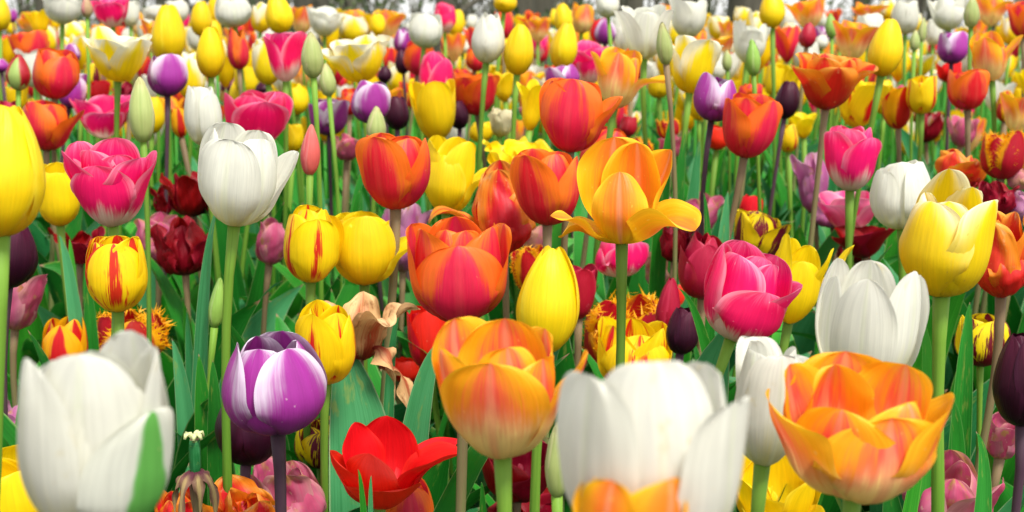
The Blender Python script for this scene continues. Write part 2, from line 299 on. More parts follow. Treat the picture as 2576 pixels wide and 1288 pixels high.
def petal(R, H, rt=0.8, q=1.7, ws=0.92, tp=0.0, bend=0.0, vb=0.35, hs=1.0, ruf=0.02, skew=0.0, curl=0.0, cup=1.03, rs=1.0, nu=11, nv=17, fringe=False, seed=0, dent=0.0, flat=0.0):
    """One tulip petal as a curved sheet: it leaves the stem at the origin, +X is outwards, +Z along the flower's axis."""
    g = np.random.default_rng(seed)
    zz = np.array([0, 0.03, 0.11, 0.26, 0.46, 0.74, 1.0]) * H * hs
    top = 1 + (rt - 1) * (0.36 if rt < 1 else 0.55)
    rr = np.array([0.09, 0.40, 0.70, 0.92, 1.0, top, rt]) * (1 - tp) + np.array([0.09, 0.28, 0.48, 0.70, 0.88, max(top, 0.2) , rt]) * tp
    rr = rr * R * rs
    t = np.linspace(0, 1, 7); tt = np.linspace(0, 1, 90)
    # smooth interpolation (Catmull-Rom)
    def cr(y):
        m = np.gradient(y, t)
        k = np.clip(np.searchsorted(t, tt, side='right') - 1, 0, 5)
        h = t[k + 1] - t[k]; s = (tt - t[k]) / h
        return (2*s**3-3*s**2+1)*y[k] + (s**3-2*s**2+s)*h*m[k] + (-2*s**3+3*s**2)*y[k+1] + (s**3-s**2)*h*m[k+1]
    r, z = cr(rr), cr(zz)
    seg = np.hypot(np.diff(r), np.diff(z)); arc = np.concatenate([[0], np.cumsum(seg)]); L = arc[-1]
    tq = np.linspace(0, 1, nv)
    vv = tq * 0.42 + (1 - (1 - tq) ** 2.6) * 0.58
    r, z = np.interp(vv * L, arc, r), np.interp(vv * L, arc, z)
    hd = np.arctan2(np.gradient(z), np.gradient(r))
    if bend or dent:
        k = np.clip((vv - vb) / (1 - vb), 0, 1)
        hd = hd - np.radians(bend) * k ** 1.2 + dent * np.sin(vv * 9 + g.uniform(0, 6)) * vv
        ds = np.diff(vv) * L
        mid = (hd[1:] + hd[:-1]) / 2
        r = r[0] + np.concatenate([[0], np.cumsum(np.cos(mid) * ds)]); z = np.concatenate([[0], np.cumsum(np.sin(mid) * ds)])
    vm = 0.5
    f = 0.30 + 0.70 * np.sin(np.clip(vv / vm, 0, 1) * math.pi / 2) ** 1.1
    x = np.clip((vv - vm) / (1 - vm), 0, 1)
    f = f * np.maximum(1 - x ** (1.2 + 0.7 * q), 0) ** (1.0 / q)
    f = np.maximum(f, 0.015)
    w = R * ws * f
    rho = np.clip(np.maximum(r, 0), 0.34 * R, 0.96 * R) * cup * (1 + flat * np.clip((vv - 0.5) / 0.5, 0, 1) ** 1.5)
    u = np.linspace(-1, 1, nu)
    U, V = np.meshgrid(u, vv)
    W_, RH = w[:, None], rho[:, None]
    a = U * W_ / RH
    th = hd[:, None]
    nx, nz = np.sin(th), -np.cos(th)                       # outward normal of the centre line
    ph = g.uniform(0, 6.28, 6)
    off = -0.018 * np.exp(-(U / 0.10) ** 2) * np.sin(np.clip(V / 0.9, 0, 1) * math.pi)
    off = off + 0.010 * np.sin(U * 7 + ph[0]) * np.sin(V * 5 + ph[1]) + 0.032 * np.sin(U * 3.1 + ph[2] + V * 3) * V
    if dent: off = off + 0.05 * np.sin(U * 6 + ph[0] + 2 * np.sin(V * 7)) * np.sin(V * 15 + ph[1]) + 0.03 * np.sin(U * 13 + V * 9 + ph[5])
    off = off + ruf * (np.abs(U) ** 3) * np.sin(V * 13 + ph[3] + U) * V + ruf * 0.35 * np.sin(U * 4 + ph[4]) * np.clip(V - 0.7, 0, 1) * 3
    off = off + curl * np.abs(U) ** 4 * np.clip((V - 0.3) / 0.7, 0, 1)
    off = off * R * np.clip(f * 1.5, 0, 1)[:, None]
    lat = RH * np.sin(a) + skew * R * V ** 2
    dep = -RH * (1 - np.cos(a)) + off
    # ragged rim: the top edge of a real petal is never a clean arc
    rim = 1 + (0.022 * np.sin(U * 9 + ph[5]) + 0.018 * np.sin(U * 23 + ph[0] * 2)) * np.clip((V - 0.7) / 0.2, 0, 1) * np.clip(f * 1.4 - 0.2, 0, 1)[:, None]
    X = r[:, None] + nx * dep; Z = (z[:, None] + nz * dep) * rim
    P = np.stack([X, lat, Z], -1).reshape(-1, 3)
    UV = np.stack([(U + 1) / 2, V], -1).reshape(-1, 2)
    F = [tuple(q_) for q_ in grid_faces(nu, nv)]
    fm = [0] * len(F)
    if fringe:
        PG = P.reshape(nv, nu, 3); ev, eu = [], []
        P2 = list(P); UV2 = list(UV)
        for side in (0, nu - 1):
            inn = 1 if side == 0 else nu - 2
            for k in range(90):
                v_ = 0.25 + 0.75 * g.random() ** 0.7
                j = np.interp(v_, vv, np.arange(nv)); j0 = min(int(j), nv - 2); s = j - j0
                e = PG[j0, side] * (1 - s) + PG[j0 + 1, side] * s
                i_ = PG[j0, inn] * (1 - s) + PG[j0 + 1, inn] * s
                tg = PG[j0 + 1, side] - PG[j0, side]; tg = tg / (np.linalg.norm(tg) + 1e-9)
                o = e - i_; o = o / (np.linalg.norm(o) + 1e-9)
                b0 = e - o * R * 0.04 + (g.random(3) - 0.5) * R * 0.1
                d = o * g.uniform(0.4, 1) + tg * g.uniform(-0.1, 0.8) + (g.random(3) - 0.5) * 1.1
                d = d / np.linalg.norm(d) * R * g.uniform(0.14, 0.36)
                m = len(P2)
                P2 += [b0 - tg * R * 0.028, b0 + tg * R * 0.028, b0 + d]
                uu = 0.02 if side == 0 else 0.98
                UV2 += [(uu, v_), (uu, v_), (uu, v_)]
                F.append((m, m + 1, m + 2)); fm.append(1)
        P, UV = np.array(P2), np.array(UV2)
    return P, F, UV, fm


def rotz(P, a):
    c, s = math.cos(a), math.sin(a)
    return np.stack([P[:, 0] * c - P[:, 1] * s, P[:, 0] * s + P[:, 1] * c, P[:, 2]], -1)


def tube(pts, rad, n=8):
    pts = np.asarray(pts, float); rad = np.broadcast_to(rad, (len(pts),))
    t = np.gradient(pts, axis=0); t /= np.linalg.norm(t, axis=1)[:, None]
    ref = np.array([1.0, 0.03, 0.02])
    s = np.cross(t, ref); s /= np.linalg.norm(s, axis=1)[:, None]
    b = np.cross(t, s)
    a = np.linspace(0, 2 * math.pi, n, endpoint=False)
    P = pts[:, None, :] + rad[:, None, None] * (np.cos(a)[None, :, None] * s[:, None, :] + np.sin(a)[None, :, None] * b[:, None, :])
    m = len(pts)
    F, UV = [], []
    for j in range(m):
        for i in range(n): UV.append((i / n, j / (m - 1)))
    for j in range(m - 1):
        for i in range(n):
            k = (i + 1) % n
            F.append((j * n + i, j * n + k, (j + 1) * n + k, (j + 1) * n + i))
    F.append(tuple(range((m - 1) * n, m * n)))
    return P.reshape(-1, 3), F, np.array(UV)


def bez(p0, p1, p2, p3, n):
    t = np.linspace(0, 1, n)[:, None]
    return (1-t)**3*p0 + 3*(1-t)**2*t*p1 + 3*(1-t)*t**2*p2 + t**3*p3


def leaf_sheet(p0, p1, p2, p3, W, face, fold=0.5, twist=0.3, wave=0.12, nu=9, nv=22, seed=0):
    """A tulip leaf: a long folded blade along a curve; FACE is the way its upper side looks."""
    g = np.random.default_rng(seed)
    c = bez(p0, p1, p2, p3, nv); v = np.linspace(0, 1, nv)
    t = np.gradient(c, axis=0); t /= np.linalg.norm(t, axis=1)[:, None]
    fa = np.asarray(face, float)[None, :].repeat(nv, 0)
    side = np.cross(t, fa); side /= np.linalg.norm(side, axis=1)[:, None] + 1e-9
    nrm = np.cross(side, t)
    tw = twist * (v - 0.3)
    s2 = side * np.cos(tw)[:, None] + nrm * np.sin(tw)[:, None]
    n2 = -side * np.sin(tw)[:, None] + nrm * np.cos(tw)[:, None]
    w = W * (0.34 + 0.66 * np.sin(np.clip(v / 0.45, 0, 1) * math.pi / 2)) * np.maximum(1 - np.clip((v - 0.42) / 0.58, 0, 1) ** 1.9, 0.004)
    u = np.linspace(-1, 1, nu)
    U, V = np.meshgrid(u, v)
    fo = fold * (1.15 - 0.75 * V)
    a = np.abs(U) * w[:, None]
    wv = wave * w[:, None] * np.sin(V * 11 + g.uniform(0, 6) + np.sign(U) * 1.3) * np.abs(U) ** 2 * np.sin(V * math.pi)
    P = c[:, None, :] + s2[:, None, :] * (np.sign(U) * a * np.cos(fo))[..., None] + n2[:, None, :] * (a * np.sin(fo) * np.abs(U) ** 0.3 + wv)[..., None]
    return P.reshape(-1, 3), grid_faces(nu, nv), np.stack([(U + 1) / 2, V], -1).reshape(-1, 2)


HEADS = []      # (cx, cy, half width, half height, depth) of each flower, so that leaves do not grow across them


def covers(P, slack=0.015, scale=0.92):
    """How much of a leaf would hide flowers behind it."""
    x, y, d = project(P)
    n = 0.0
    inside = (x > -40) & (x < 2616) & (y > -40) & (y < 1328) & (d > 0.05)
    if not inside.any(): return 0.0
    x, y, d = x[inside], y[inside], d[inside]
    hit = np.zeros(len(x), bool)
    for cx, cy, hw, hh, hd_ in HEADS:
        hit |= (((x - cx) / (hw * scale)) ** 2 + ((y - cy) / (hh * scale)) ** 2 < 1) & (d < hd_ - slack)
    return float(hit.sum())


FORM = {  # rt, q, ws, R/W, ruffle, inner petals' tip
    'egg': dict(rt=0.34, q=1.6, ws=1.2, ruf=0.02, tp=0.0),
    'cup': dict(rt=0.76, q=2.2, ws=1.18, ruf=0.05, tp=0.12),
    'gob': dict(rt=0.95, q=2.1, ws=1.12, ruf=0.065, tp=0.4),
    'open': dict(rt=1.28, q=1.9, ws=1.02, ruf=0.09, tp=0.5),
    'bud': dict(rt=0.10, q=1.2, ws=1.25, ruf=0.0, tp=0.0),
    'wilt': dict(rt=0.72, q=1.6, ws=1.0, ruf=0.22, tp=0.1),
}
DEFK = {'bud': 0.046}
STEMC = {'RO': 'b', 'FR': 'b', 'P': 'p', 'K': 'p', 'DR': 'b', 'FM': 'b', 'OR': 'b', 'CR': 'b', 'BR': 'g', 'FP': 'b', 'R': 'g', 'FL': 'b', 'FS': 'b'}
count = [0]


def tulip(V, F, cx, top, bot, w, label, group=None, name=None, **o):
    count[0] += 1
    sd = count[0] * 97
    g = np.random.default_rng(sd)
    fm = dict(FORM[F]); fm.update({k: o[k] for k in ('rt', 'q', 'ws', 'ruf', 'tp') if k in o})
    if V == 'W' and 'q' not in o: fm['q'] += 0.5
    if V == 'W' and 'ruf' not in o: fm['ruf'] = 0.03
    if V == 'FR': fm.update(ws=0.82, q=1.6)
    if V == 'DR' and 'ws' not in o and F == 'wilt': fm.update(ws=0.55, rt=1.0, ruf=0.2); o.setdefault('bend', 70)
    h = float(bot - top)
    k = o.get('k', DEFK.get(F, 0.055 if V in ('P', 'K', 'YM') else 0.068))
    d = o.get('d', k * F_PX / h)
    tilt = R_(o.get('tilt', g.uniform(-9, 9)))
    lean = R_(o.get('lean', g.uniform(-3, 5)))
    bx = o.get('bx', cx - math.sin(tilt) * h * 0.5)
    Wm = w * d / F_PX / 2
    see = math.sin(math.atan((0.5 * (top + bot) - Y_H) / F_PX) + lean)
    P = at(bx, bot - 0.12 * w / 2 * max(see, 0), d)
    H = (h * d / F_PX - (0.75 * fm['rt'] - 0.12) * Wm * see) / max(math.cos(tilt), 0.5) * 0.985
    R = Wm / max(1.0, fm['rt'] * 0.97)
    axis = Vector((math.sin(tilt), -math.sin(lean), math.cos(tilt) * math.cos(lean))).normalized()
    # ground point
    gx = P[0] + o.get('sx', g.uniform(-0.05, 0.05)) - axis.x * 0.10
    gy = P[1] + g.uniform(0.0, 0.06)
    gz = ground_z(gx, gy)
    G = np.array([gx, gy, gz])
    root = empty(name or ('tulip_bud' if F == 'bud' else 'tulip'), G)
    tag(root, label, 'tulip bud' if F == 'bud' else 'tulip', group)
    rel = P - G
    ax = np.array(axis)
    Ls = np.linalg.norm(rel)
    c = bez(np.zeros(3), np.array([0, 0, Ls * 0.4]) + rel * np.array([0.1, 0.1, 0]), rel - ax * Ls * 0.30, rel + ax * H * 0.03, 15 if h > 90 else 7)
    tq = np.linspace(0, 1, len(c))[:, None]
    c = c + np.sin(tq * math.pi) ** 2 * np.array([g.normal(0, 0.006), g.normal(0, 0.004), 0]) + np.sin(tq * math.pi) * np.sin(tq * 9 + sd) * np.array([0.0022, 0.001, 0]) * (1 - tq)
    rad = o.get('sr', 0.0031 * min(1.25, max(0.75, k / 0.068)))
    rr = np.linspace(rad * 1.3, rad * 0.95, len(c)) * (1 + 0.05 * np.sin(np.arange(len(c)) * 1.9 + sd)); rr[-1] = rad * 1.45; rr[-2] = rad * 1.12
    sv, sf, suv = tube(c, rr, 9 if h > 90 else 6)
    mesh('stem', sv, sf, suv, STEM[o.get('stem', STEMC.get(V, 'g'))], root)
    head = empty('flower_head', rel, root)
    zq = axis.to_track_quat('Z', 'Y')
    # turn so that local -Y looks at the camera
    M = Matrix.Identity(3)
    ya = Vector((0, 1, 0)); xa = ya.cross(axis).normalized(); ya = axis.cross(xa).normalized()
    M = Matrix((xa, ya, axis)).transposed()
    head.rotation_euler = M.to_euler()
    # petals
    rot0 = o.get('rot', g.uniform(0, 60))
    lst = o.get('pet')
    fine = h > 190
    nu, nv = (19, 30) if fine else ((13, 20) if h > 90 else (9, 12))
    if lst is None:
        lst = []
        n = o.get('n', 6)
        jit = o.get('jit', (0.17 if h < 130 else 0.10) if F in ('cup', 'gob', 'open') else (0.16 if F == 'wilt' else 0.03))
        for i in range(n):
            inner = i % 2
            a = rot0 + i * 360.0 / n + g.normal(0, 3.0 if F != 'wilt' else 10)
            rt = fm['rt'] * (1 + g.normal(0, jit)) * (0.94 if inner and n <= 6 else 1.0)
            bend = o.get('bend', 42 if h < 150 and F in ('open', 'gob') else 0) * g.random()
            if F == 'wilt':
                rt = fm['rt'] + g.normal(0, 0.3); bend = g.choice([0, 0, 35, 90, -30]) * g.random()
            hs = 1 - abs(g.normal(0, jit * 0.7))
            lst.append((a, rt, bend, hs, fm['ws'] * (1 + g.normal(0, 0.04)), inner))
        if n > 6:
            for i in range(n):
                lst[i] = (lst[i][0] + g.normal(0, 6), lst[i][1] * (1.15, 0.85, 0.55)[i % 3], lst[i][2], lst[i][3] * (0.92, 1.0, 1.0)[i % 3], lst[i][4], i % 3)
    else:
        lst = [(p[0] + rot0 * (1 if 'rot' in o else 0), p[1], p[2], p[3], fm['ws'] * p[4], (p[5] if len(p) > 5 else i % 2)) for i, p in enumerate(lst)]
    mt = MAT[V]
    parts = []
    for i, (a, rt, bend, hs, ws, inner) in enumerate(lst):
        rs = (1.0, 0.89, 0.77)[int(inner)]
        v_, f_, uv_, fmv = petal(R, H, rt=rt, tp=fm['tp'], q=fm['q'] + g.uniform(-0.15, 0.2), ws=ws, bend=bend, vb=o.get('vb', 0.35), hs=hs, ruf=fm['ruf'] * g.uniform(0.6, 1.4), skew=g.normal(0, 0.05),
                               curl=o.get('curl', g.uniform(-0.04, 0.06) if F != 'bud' else 0), rs=rs, nu=nu, nv=nv, fringe=(V == 'FR'), seed=sd + i, flat=(0.45, 0.0, -0.1)[int(inner)], cup=(1.03, 0.97, 0.92)[int(inner)], dent=0.38 if F == 'wilt' else 0.0)
        parts.append((v_, f_, uv_, fmv, R_(a - 90)))
    if h >= o.get('split', 88):
        for v_, f_, uv_, fmv, a in parts:
            mi = o.get('pm', {}).get(len([1 for x in head.children]), None)
            m_ = MAT[mi] if mi else mt
            if V == 'FR': po = mesh('petal', v_, f_, uv_, None, head, mats=[m_, MAT['FE']], fmat=fmv)
            else: po = mesh('petal', v_, f_, uv_, m_, head)
            po.rotation_euler = (0, 0, a)
            if mi == 'WG': tag(po, 'white petal with a broad green stripe')
    else:
        vs, fs, us, fms, n0 = [], [], [], [], 0
        for v_, f_, uv_, fmv, a in parts:
            vs.append(rotz(v_, a)); us.append(uv_); fs += [tuple(int(i) + n0 for i in q) for q in f_]; fms += fmv; n0 += len(v_)
        hm = mesh('flower_head', np.concatenate(vs), fs, np.concatenate(us), None, root, mats=[mt, MAT['FE']], fmat=fms)
        hm.location = rel; hm.rotation_euler = head.rotation_euler
        bpy.data.objects.remove(head); head = hm
    if o.get('pistil'):
        ps, fs_, us_ = tube([(0, 0, 0.02 * H), (0, 0, 0.3 * H), (0, 0, 0.42 * H), (0, 0, 0.45 * H)], [R * 0.13, R * 0.15, R * 0.13, R * 0.2], 9)
        mesh('pistil', ps, fs_, us_, STEM['g'], head)
        for i in range(6):
            a = i * math.pi / 3 + 0.4
            dv = np.array([math.cos(a), math.sin(a), 0])
            p = [dv * R * 0.12 + [0, 0, 0.03 * H], dv * R * 0.27 + [0, 0, 0.22 * H], dv * R * 0.30 + [0, 0, 0.24 * H], dv * R * 0.36 + [0, 0, 0.42 * H]]
            ss, ff, uu = tube(p, [R * 0.03, R * 0.03, R * 0.06, R * 0.04], 6)
            mesh('stamen', ss, ff, uu, STEM['p'], head)
    HEADS.append((cx, (top + bot) / 2, w / 2, h / 2, d))
    PLANTS.append((root, G, P, d, h, bx, bot))
    return root


PLANTS = []
# ------------------------------------------------------------------ the ground and the far park
def ground():
    xs = np.concatenate([np.linspace(-400, -8, 14), np.linspace(-6, 6, 49), np.linspace(8, 400, 14)])
    ys = np.concatenate([np.linspace(-8, 10, 61), [11, 13, 16, 20, 30, 50, 90, 160, 300, 500]])
    X, Y = np.meshgrid(xs, ys)
    Z = np.vectorize(ground_z)(X, Y)
    nx, ny = len(xs), len(ys)
    P = np.stack([X, Y, Z], -1).reshape(-1, 3)
    F = grid_faces(nx, ny)
    b = NB('soil_and_lawn')
    t = b.n.new('ShaderNodeTexCoord'); s = b.n.new('ShaderNodeSeparateXYZ'); b.l.new(t.outputs['Object'], s.inputs[0])
    n = b.noise(t.outputs['Object'], 60.0, 6.0, 0.7); n2 = b.noise(t.outputs['Object'], 3.0, 4.0)
    soil = b.mix(n, (0.018, 0.012, 0.007), (0.075, 0.05, 0.03))
    soil = b.mix(b.math('MULTIPLY', b.smooth(n2, 0.45, 0.6), 0.5), soil, (0.02, 0.05, 0.012))
    lawn = b.mix(n2, (0.045, 0.11, 0.02), (0.09, 0.17, 0.04))
    col = b.mix(b.smooth(s.outputs[1], 9.3, 9.5), soil, lawn)
    m = b.finish(col, rough=0.9, trans=0, bump=n, bump_d=0.01, bump_s=0.8)
    o = mesh('ground', P, F, None, m)
    tag(o, kind='structure')
ground()


def bark_mat():
    b = NB('bark')
    t = b.n.new('ShaderNodeTexCoord')
    mp = b.n.new('ShaderNodeMapping'); mp.inputs['Scale'].default_value = (14, 14, 2.5); b.l.new(t.outputs['Object'], mp.inputs[0])
    n = b.noise(mp.outputs[0], 1.0, 6.0, 0.65)
    col = b.mix(n, (0.028, 0.026, 0.02), (0.12, 0.105, 0.075))
    col = b.mix(b.math('MULTIPLY', b.smooth(b.noise(t.outputs['Object'], 1.3, 3.0), 0.5, 0.62), 0.6), col, (0.06, 0.085, 0.03))
    return b.finish(col, rough=0.9, trans=0, bump=n, bump_d=0.03, bump_s=0.8)
BARK = bark_mat()


def crown_mat(name, c1, c2):
    b = NB(name)
    t = b.n.new('ShaderNodeTexCoord')
    n = b.noise(t.outputs['Object'], 1.1, 3.0)
    g_ = b.n.new('ShaderNodeNewGeometry').outputs['Random Per Island']
    col = b.mix(b.math('MULTIPLY_ADD', n, 0.6, b.math('MULTIPLY', g_, 0.4)), c1, c2)
    return b.finish(col, rough=0.55, trans=0.3)
CROWN = [crown_mat('spring_foliage', (0.045, 0.085, 0.02), (0.14, 0.19, 0.05)), crown_mat('dark_foliage', (0.03, 0.06, 0.02), (0.09, 0.13, 0.045)),
         crown_mat('bud_foliage', (0.12, 0.115, 0.09), (0.25, 0.235, 0.19))]


def leaf_cloud(centres, spread, n, size, g):
    c = centres[g.integers(0, len(centres), n)] + g.normal(0, 1, (n, 3)) * spread
    a = g.normal(0, 1, (n, 3)); a /= np.linalg.norm(a, axis=1)[:, None]
    b_ = np.cross(a, g.normal(0, 1, (n, 3))); b_ /= np.linalg.norm(b_, axis=1)[:, None]
    s = size * g.uniform(0.6, 1.4, n)[:, None]
    P = np.stack([c - a * s, c + b_ * s * 0.45, c + a * s, c - b_ * s * 0.45], 1).reshape(-1, 3)
    F = np.arange(4 * n).reshape(n, 4)
    return P, F


def branches(base, height, rad, g, low=0.7, n=9, reach=3.0, droop=0.2):
    """A trunk with limbs and twigs; returns one mesh of the wood and the limb ends."""
    vs, fs, n0 = [], [], 0
    def add(p, r, k):
        nonlocal n0
        v, f, _ = tube(p, r, k)
        vs.append(v); fs.extend([tuple(int(i) + n0 for i in q) for q in f]); n0 += len(v)
    sway = g.normal(0, 0.06 * height / 6, 2)
    tr = bez(np.zeros(3), np.array([0, 0, height * 0.35]), np.array([sway[0] * 2, sway[1] * 2, height * 0.7]), np.array([sway[0] * 4, sway[1] * 4, height]), 14)
    r = rad * np.linspace(1, 0.18, 14); r[0] *= 1.5; r[1] *= 1.12
    add(tr, r, 10)
    ends = [tr[-1]]
    for i in range(n):
        t = low / height + (0.92 - low / height) * i / n + g.uniform(0, 0.03)
        p = np.array([np.interp(t, np.linspace(0, 1, 14), tr[:, k]) for k in range(3)])
        a = g.uniform(0, 6.28) if i > 2 else (0.15 + math.pi * (i % 2) + g.uniform(-0.5, 0.5))
        L = reach * g.uniform(0.6, 1.1) * (1 - 0.4 * t)
        dv = np.array([math.cos(a), math.sin(a), 0])
        e = p + dv * L + np.array([0, 0, L * (g.uniform(0.15, 0.6) - droop)])
        lim = bez(p, p + dv * L * 0.35 + [0, 0, L * 0.22], p + dv * L * 0.7 + [0, 0, L * 0.3], e, 9)
        add(lim, rad * 0.34 * (1 - 0.5 * t) * np.linspace(1, 0.15, 9), 7)
        for j in range(7):
            s = 2 + int(g.integers(0, 7)); q = lim[min(s, 8)]
            d2 = g.normal(0, 1, 3) * np.array([1, 1, 0.6]) + dv * 0.6 - np.array([0, 0, droop]); d2 /= np.linalg.norm(d2)
            e2 = q + d2 * L * g.uniform(0.2, 0.5)
            tw = bez(q, q + d2 * L * 0.1, q + d2 * L * 0.25 + [0, 0, 0.05], e2, 5)
            add(tw, rad * 0.09 * np.linspace(1, 0.25, 5), 4)
            ends += [e2, tw[3]]
        ends += [e, lim[6]]
    return np.concatenate(vs), fs, np.array(ends)


def tree(x, y, height, rad, crown, label, seed, low=0.9, n=10, reach=3.0, leaves=1500, size=0.06, droop=0.25, spread=0.5):
    g = np.random.default_rng(seed)
    root = empty('tree', (x, y, ground_z(x, y) - 0.03)); tag(root, label, 'tree', 'trees at the far side of the park')
    v, f, ends = branches(None, height, rad, g, low, n, reach, droop)
    mesh('trunk', v, f, None, BARK, root)
    p, q = leaf_cloud(ends, spread, leaves, size, g)
    mesh('crown', p, q, None, CROWN[crown], root, smooth=False)


def shrub(x, y, w, h, crown, label, seed, leaves=1200):
    g = np.random.default_rng(seed)
    root = empty('shrub', (x, y, ground_z(x, y) - 0.02)); tag(root, label, 'shrub', 'shrubs under the trees')
    vs, fs, n0, ends = [], [], 0, []
    for i in range(16):
        a = g.uniform(0, 6.28); e = np.array([math.cos(a) * w * g.uniform(0.2, 1) * 0.5, math.sin(a) * w * 0.5 * g.uniform(0.2, 1), h * g.uniform(0.6, 1)])
        c = bez(np.zeros(3), np.array([0, 0, h * 0.3]), e * [0.6, 0.6, 0.7], e, 7)
        v, f, _ = tube(c, 0.03 * np.linspace(1, 0.2, 7), 5)
        vs.append(v); fs += [tuple(int(k) + n0 for k in q) for q in f]; n0 += len(v); ends += [c[3], c[4], c[5], e]
    mesh('stem', np.concatenate(vs), fs, None, BARK, root)
    p, q = leaf_cloud(np.array(ends), 0.12 * w, leaves, 0.05, g)
    p[:, 2] = np.maximum(p[:, 2], 0.02)
    mesh('foliage', p, q, None, CROWN[crown], root, smooth=False)


def px(x, y_dist):
    return (x - CX) / F_PX * y_dist

# (photo x of the trunk, distance, height, trunk radius, crown)
for i, (x, D, hh, rr, cr, lb, kw) in enumerate([
    (790, 15, 8, 0.20, 1, 'tree with mossy brown trunk behind a low green bush', dict(low=1.1)),
    (1305, 13, 9, 0.17, 1, 'dark trunk rising behind the tall yellow tulip at the top edge', dict(low=1.6)),
    (1350, 17, 9, 0.22, 1, 'grey brown trunk standing just beside the darker one', dict(low=1.4)),
    (1590, 22, 9, 0.16, 0, 'slim dark tree behind the white tulips with a bare fork', dict(low=0.9)),
    (1885, 12, 8, 0.22, 2, 'leaning dark tree whose thick low limb slants into the flowers', dict(low=0.75)),
    (1120, 26, 9, 0.2, 0, 'tree with a long thin bare limb reaching low over the lawn', dict(low=0.8, reach=5)),
    (130, 30, 9, 0.22, 2, 'bare twigged tree in front of the pale sky over the pinkish bud', dict(low=0.9, reach=5)),
    (470, 24, 8, 0.15, 0, 'young tree with thin low twigs behind the yellow tulips', dict(low=0.8)),
    (2150, 28, 9, 0.14, 2, 'thin pale tree behind the orange tulips under bright sky', dict(low=0.9)),
    (2345, 21, 8, 0.15, 2, 'thin dark stemmed tree behind the tall green bud', dict(low=0.85, reach=4)),
    (2560, 25, 9, 0.2, 1, 'dark tree at the far end of the lawn beyond the red tulip', dict(low=0.9)),
    (640, 34, 10, 0.25, 1, 'stout tree half hidden behind the white and yellow flowers', dict(low=0.9)),
]):
    tree(px(x, D), D, hh, rr, cr, lb, 500 + i, **kw)
for i, (x, D, w, h, cr, lb) in enumerate([
    (860, 19, 1.6, 1.05, 0, 'fresh green bush under the mossy brown trunk'),
    (720, 24, 1.5, 1.0, 1, 'dark green bush between two tree trunks'),
    (1440, 26, 1.2, 1.1, 0, 'light green bush between the grey trunk and the slim tree'),
    (30, 28, 2.4, 0.8, 1, 'low dark bush against the bright sky'),
    (1000, 30, 1.6, 0.95, 1, 'low bush under the long bare limb'),
    (1800, 30, 2, 1.0, 2, 'twiggy brownish bush beside the leaning dark tree'),
    (2080, 34, 2, 0.85, 2, 'small twiggy bush under the thin pale tree'),
    (1660, 33, 1.6, 0.95, 1, 'dark bush behind the slim forked tree'),
]):
    shrub(px(x, D), D, w, h, cr, lb, 700 + i)

def far_wood():
    g = np.random.default_rng(77)
    vs, fs, n0 = [], [], 0
    cs = []
    for i in range(90):
        y = g.uniform(48, 80); x = g.uniform(-0.45, 0.45) * y
        h = g.uniform(4, 8)
        for j in range(5):
            dx = g.normal(0, 1.2, 2)
            c = bez(np.array([x, y, 0.0]), np.array([x, y, h * 0.3]), np.array([x + dx[0] * 0.5, y + dx[1] * 0.5, h * 0.6]), np.array([x + dx[0] * 1.5, y + dx[1] * 1.5, h]), 6)
            v, f, _ = tube(c, 0.09 * np.linspace(1, 0.2, 6) * (1 if j else 1.6), 5)
            vs.append(v); fs += [tuple(int(k) + n0 for k in q) for q in f]; n0 += len(v)
            cs += [c[1] * [1, 1, 0.6], c[2], c[3]]
    nw = len(fs)
    p, q = leaf_cloud(np.array(cs), 0.9, 26000, 0.10, g)
    p[:, 2] = np.maximum(p[:, 2], 0.1)
    vs.append(p); fs += [tuple(int(k) + n0 for k in r) for r in q]
    o = mesh('far_wood', np.concatenate(vs), fs, None, smooth=False, mats=[BARK, CROWN[2]], fmat=[0] * nw + [1] * (len(fs) - nw))
    tag(o, 'far off wood of bare twigs and pale spring buds', 'wood', None, 'stuff')
far_wood()

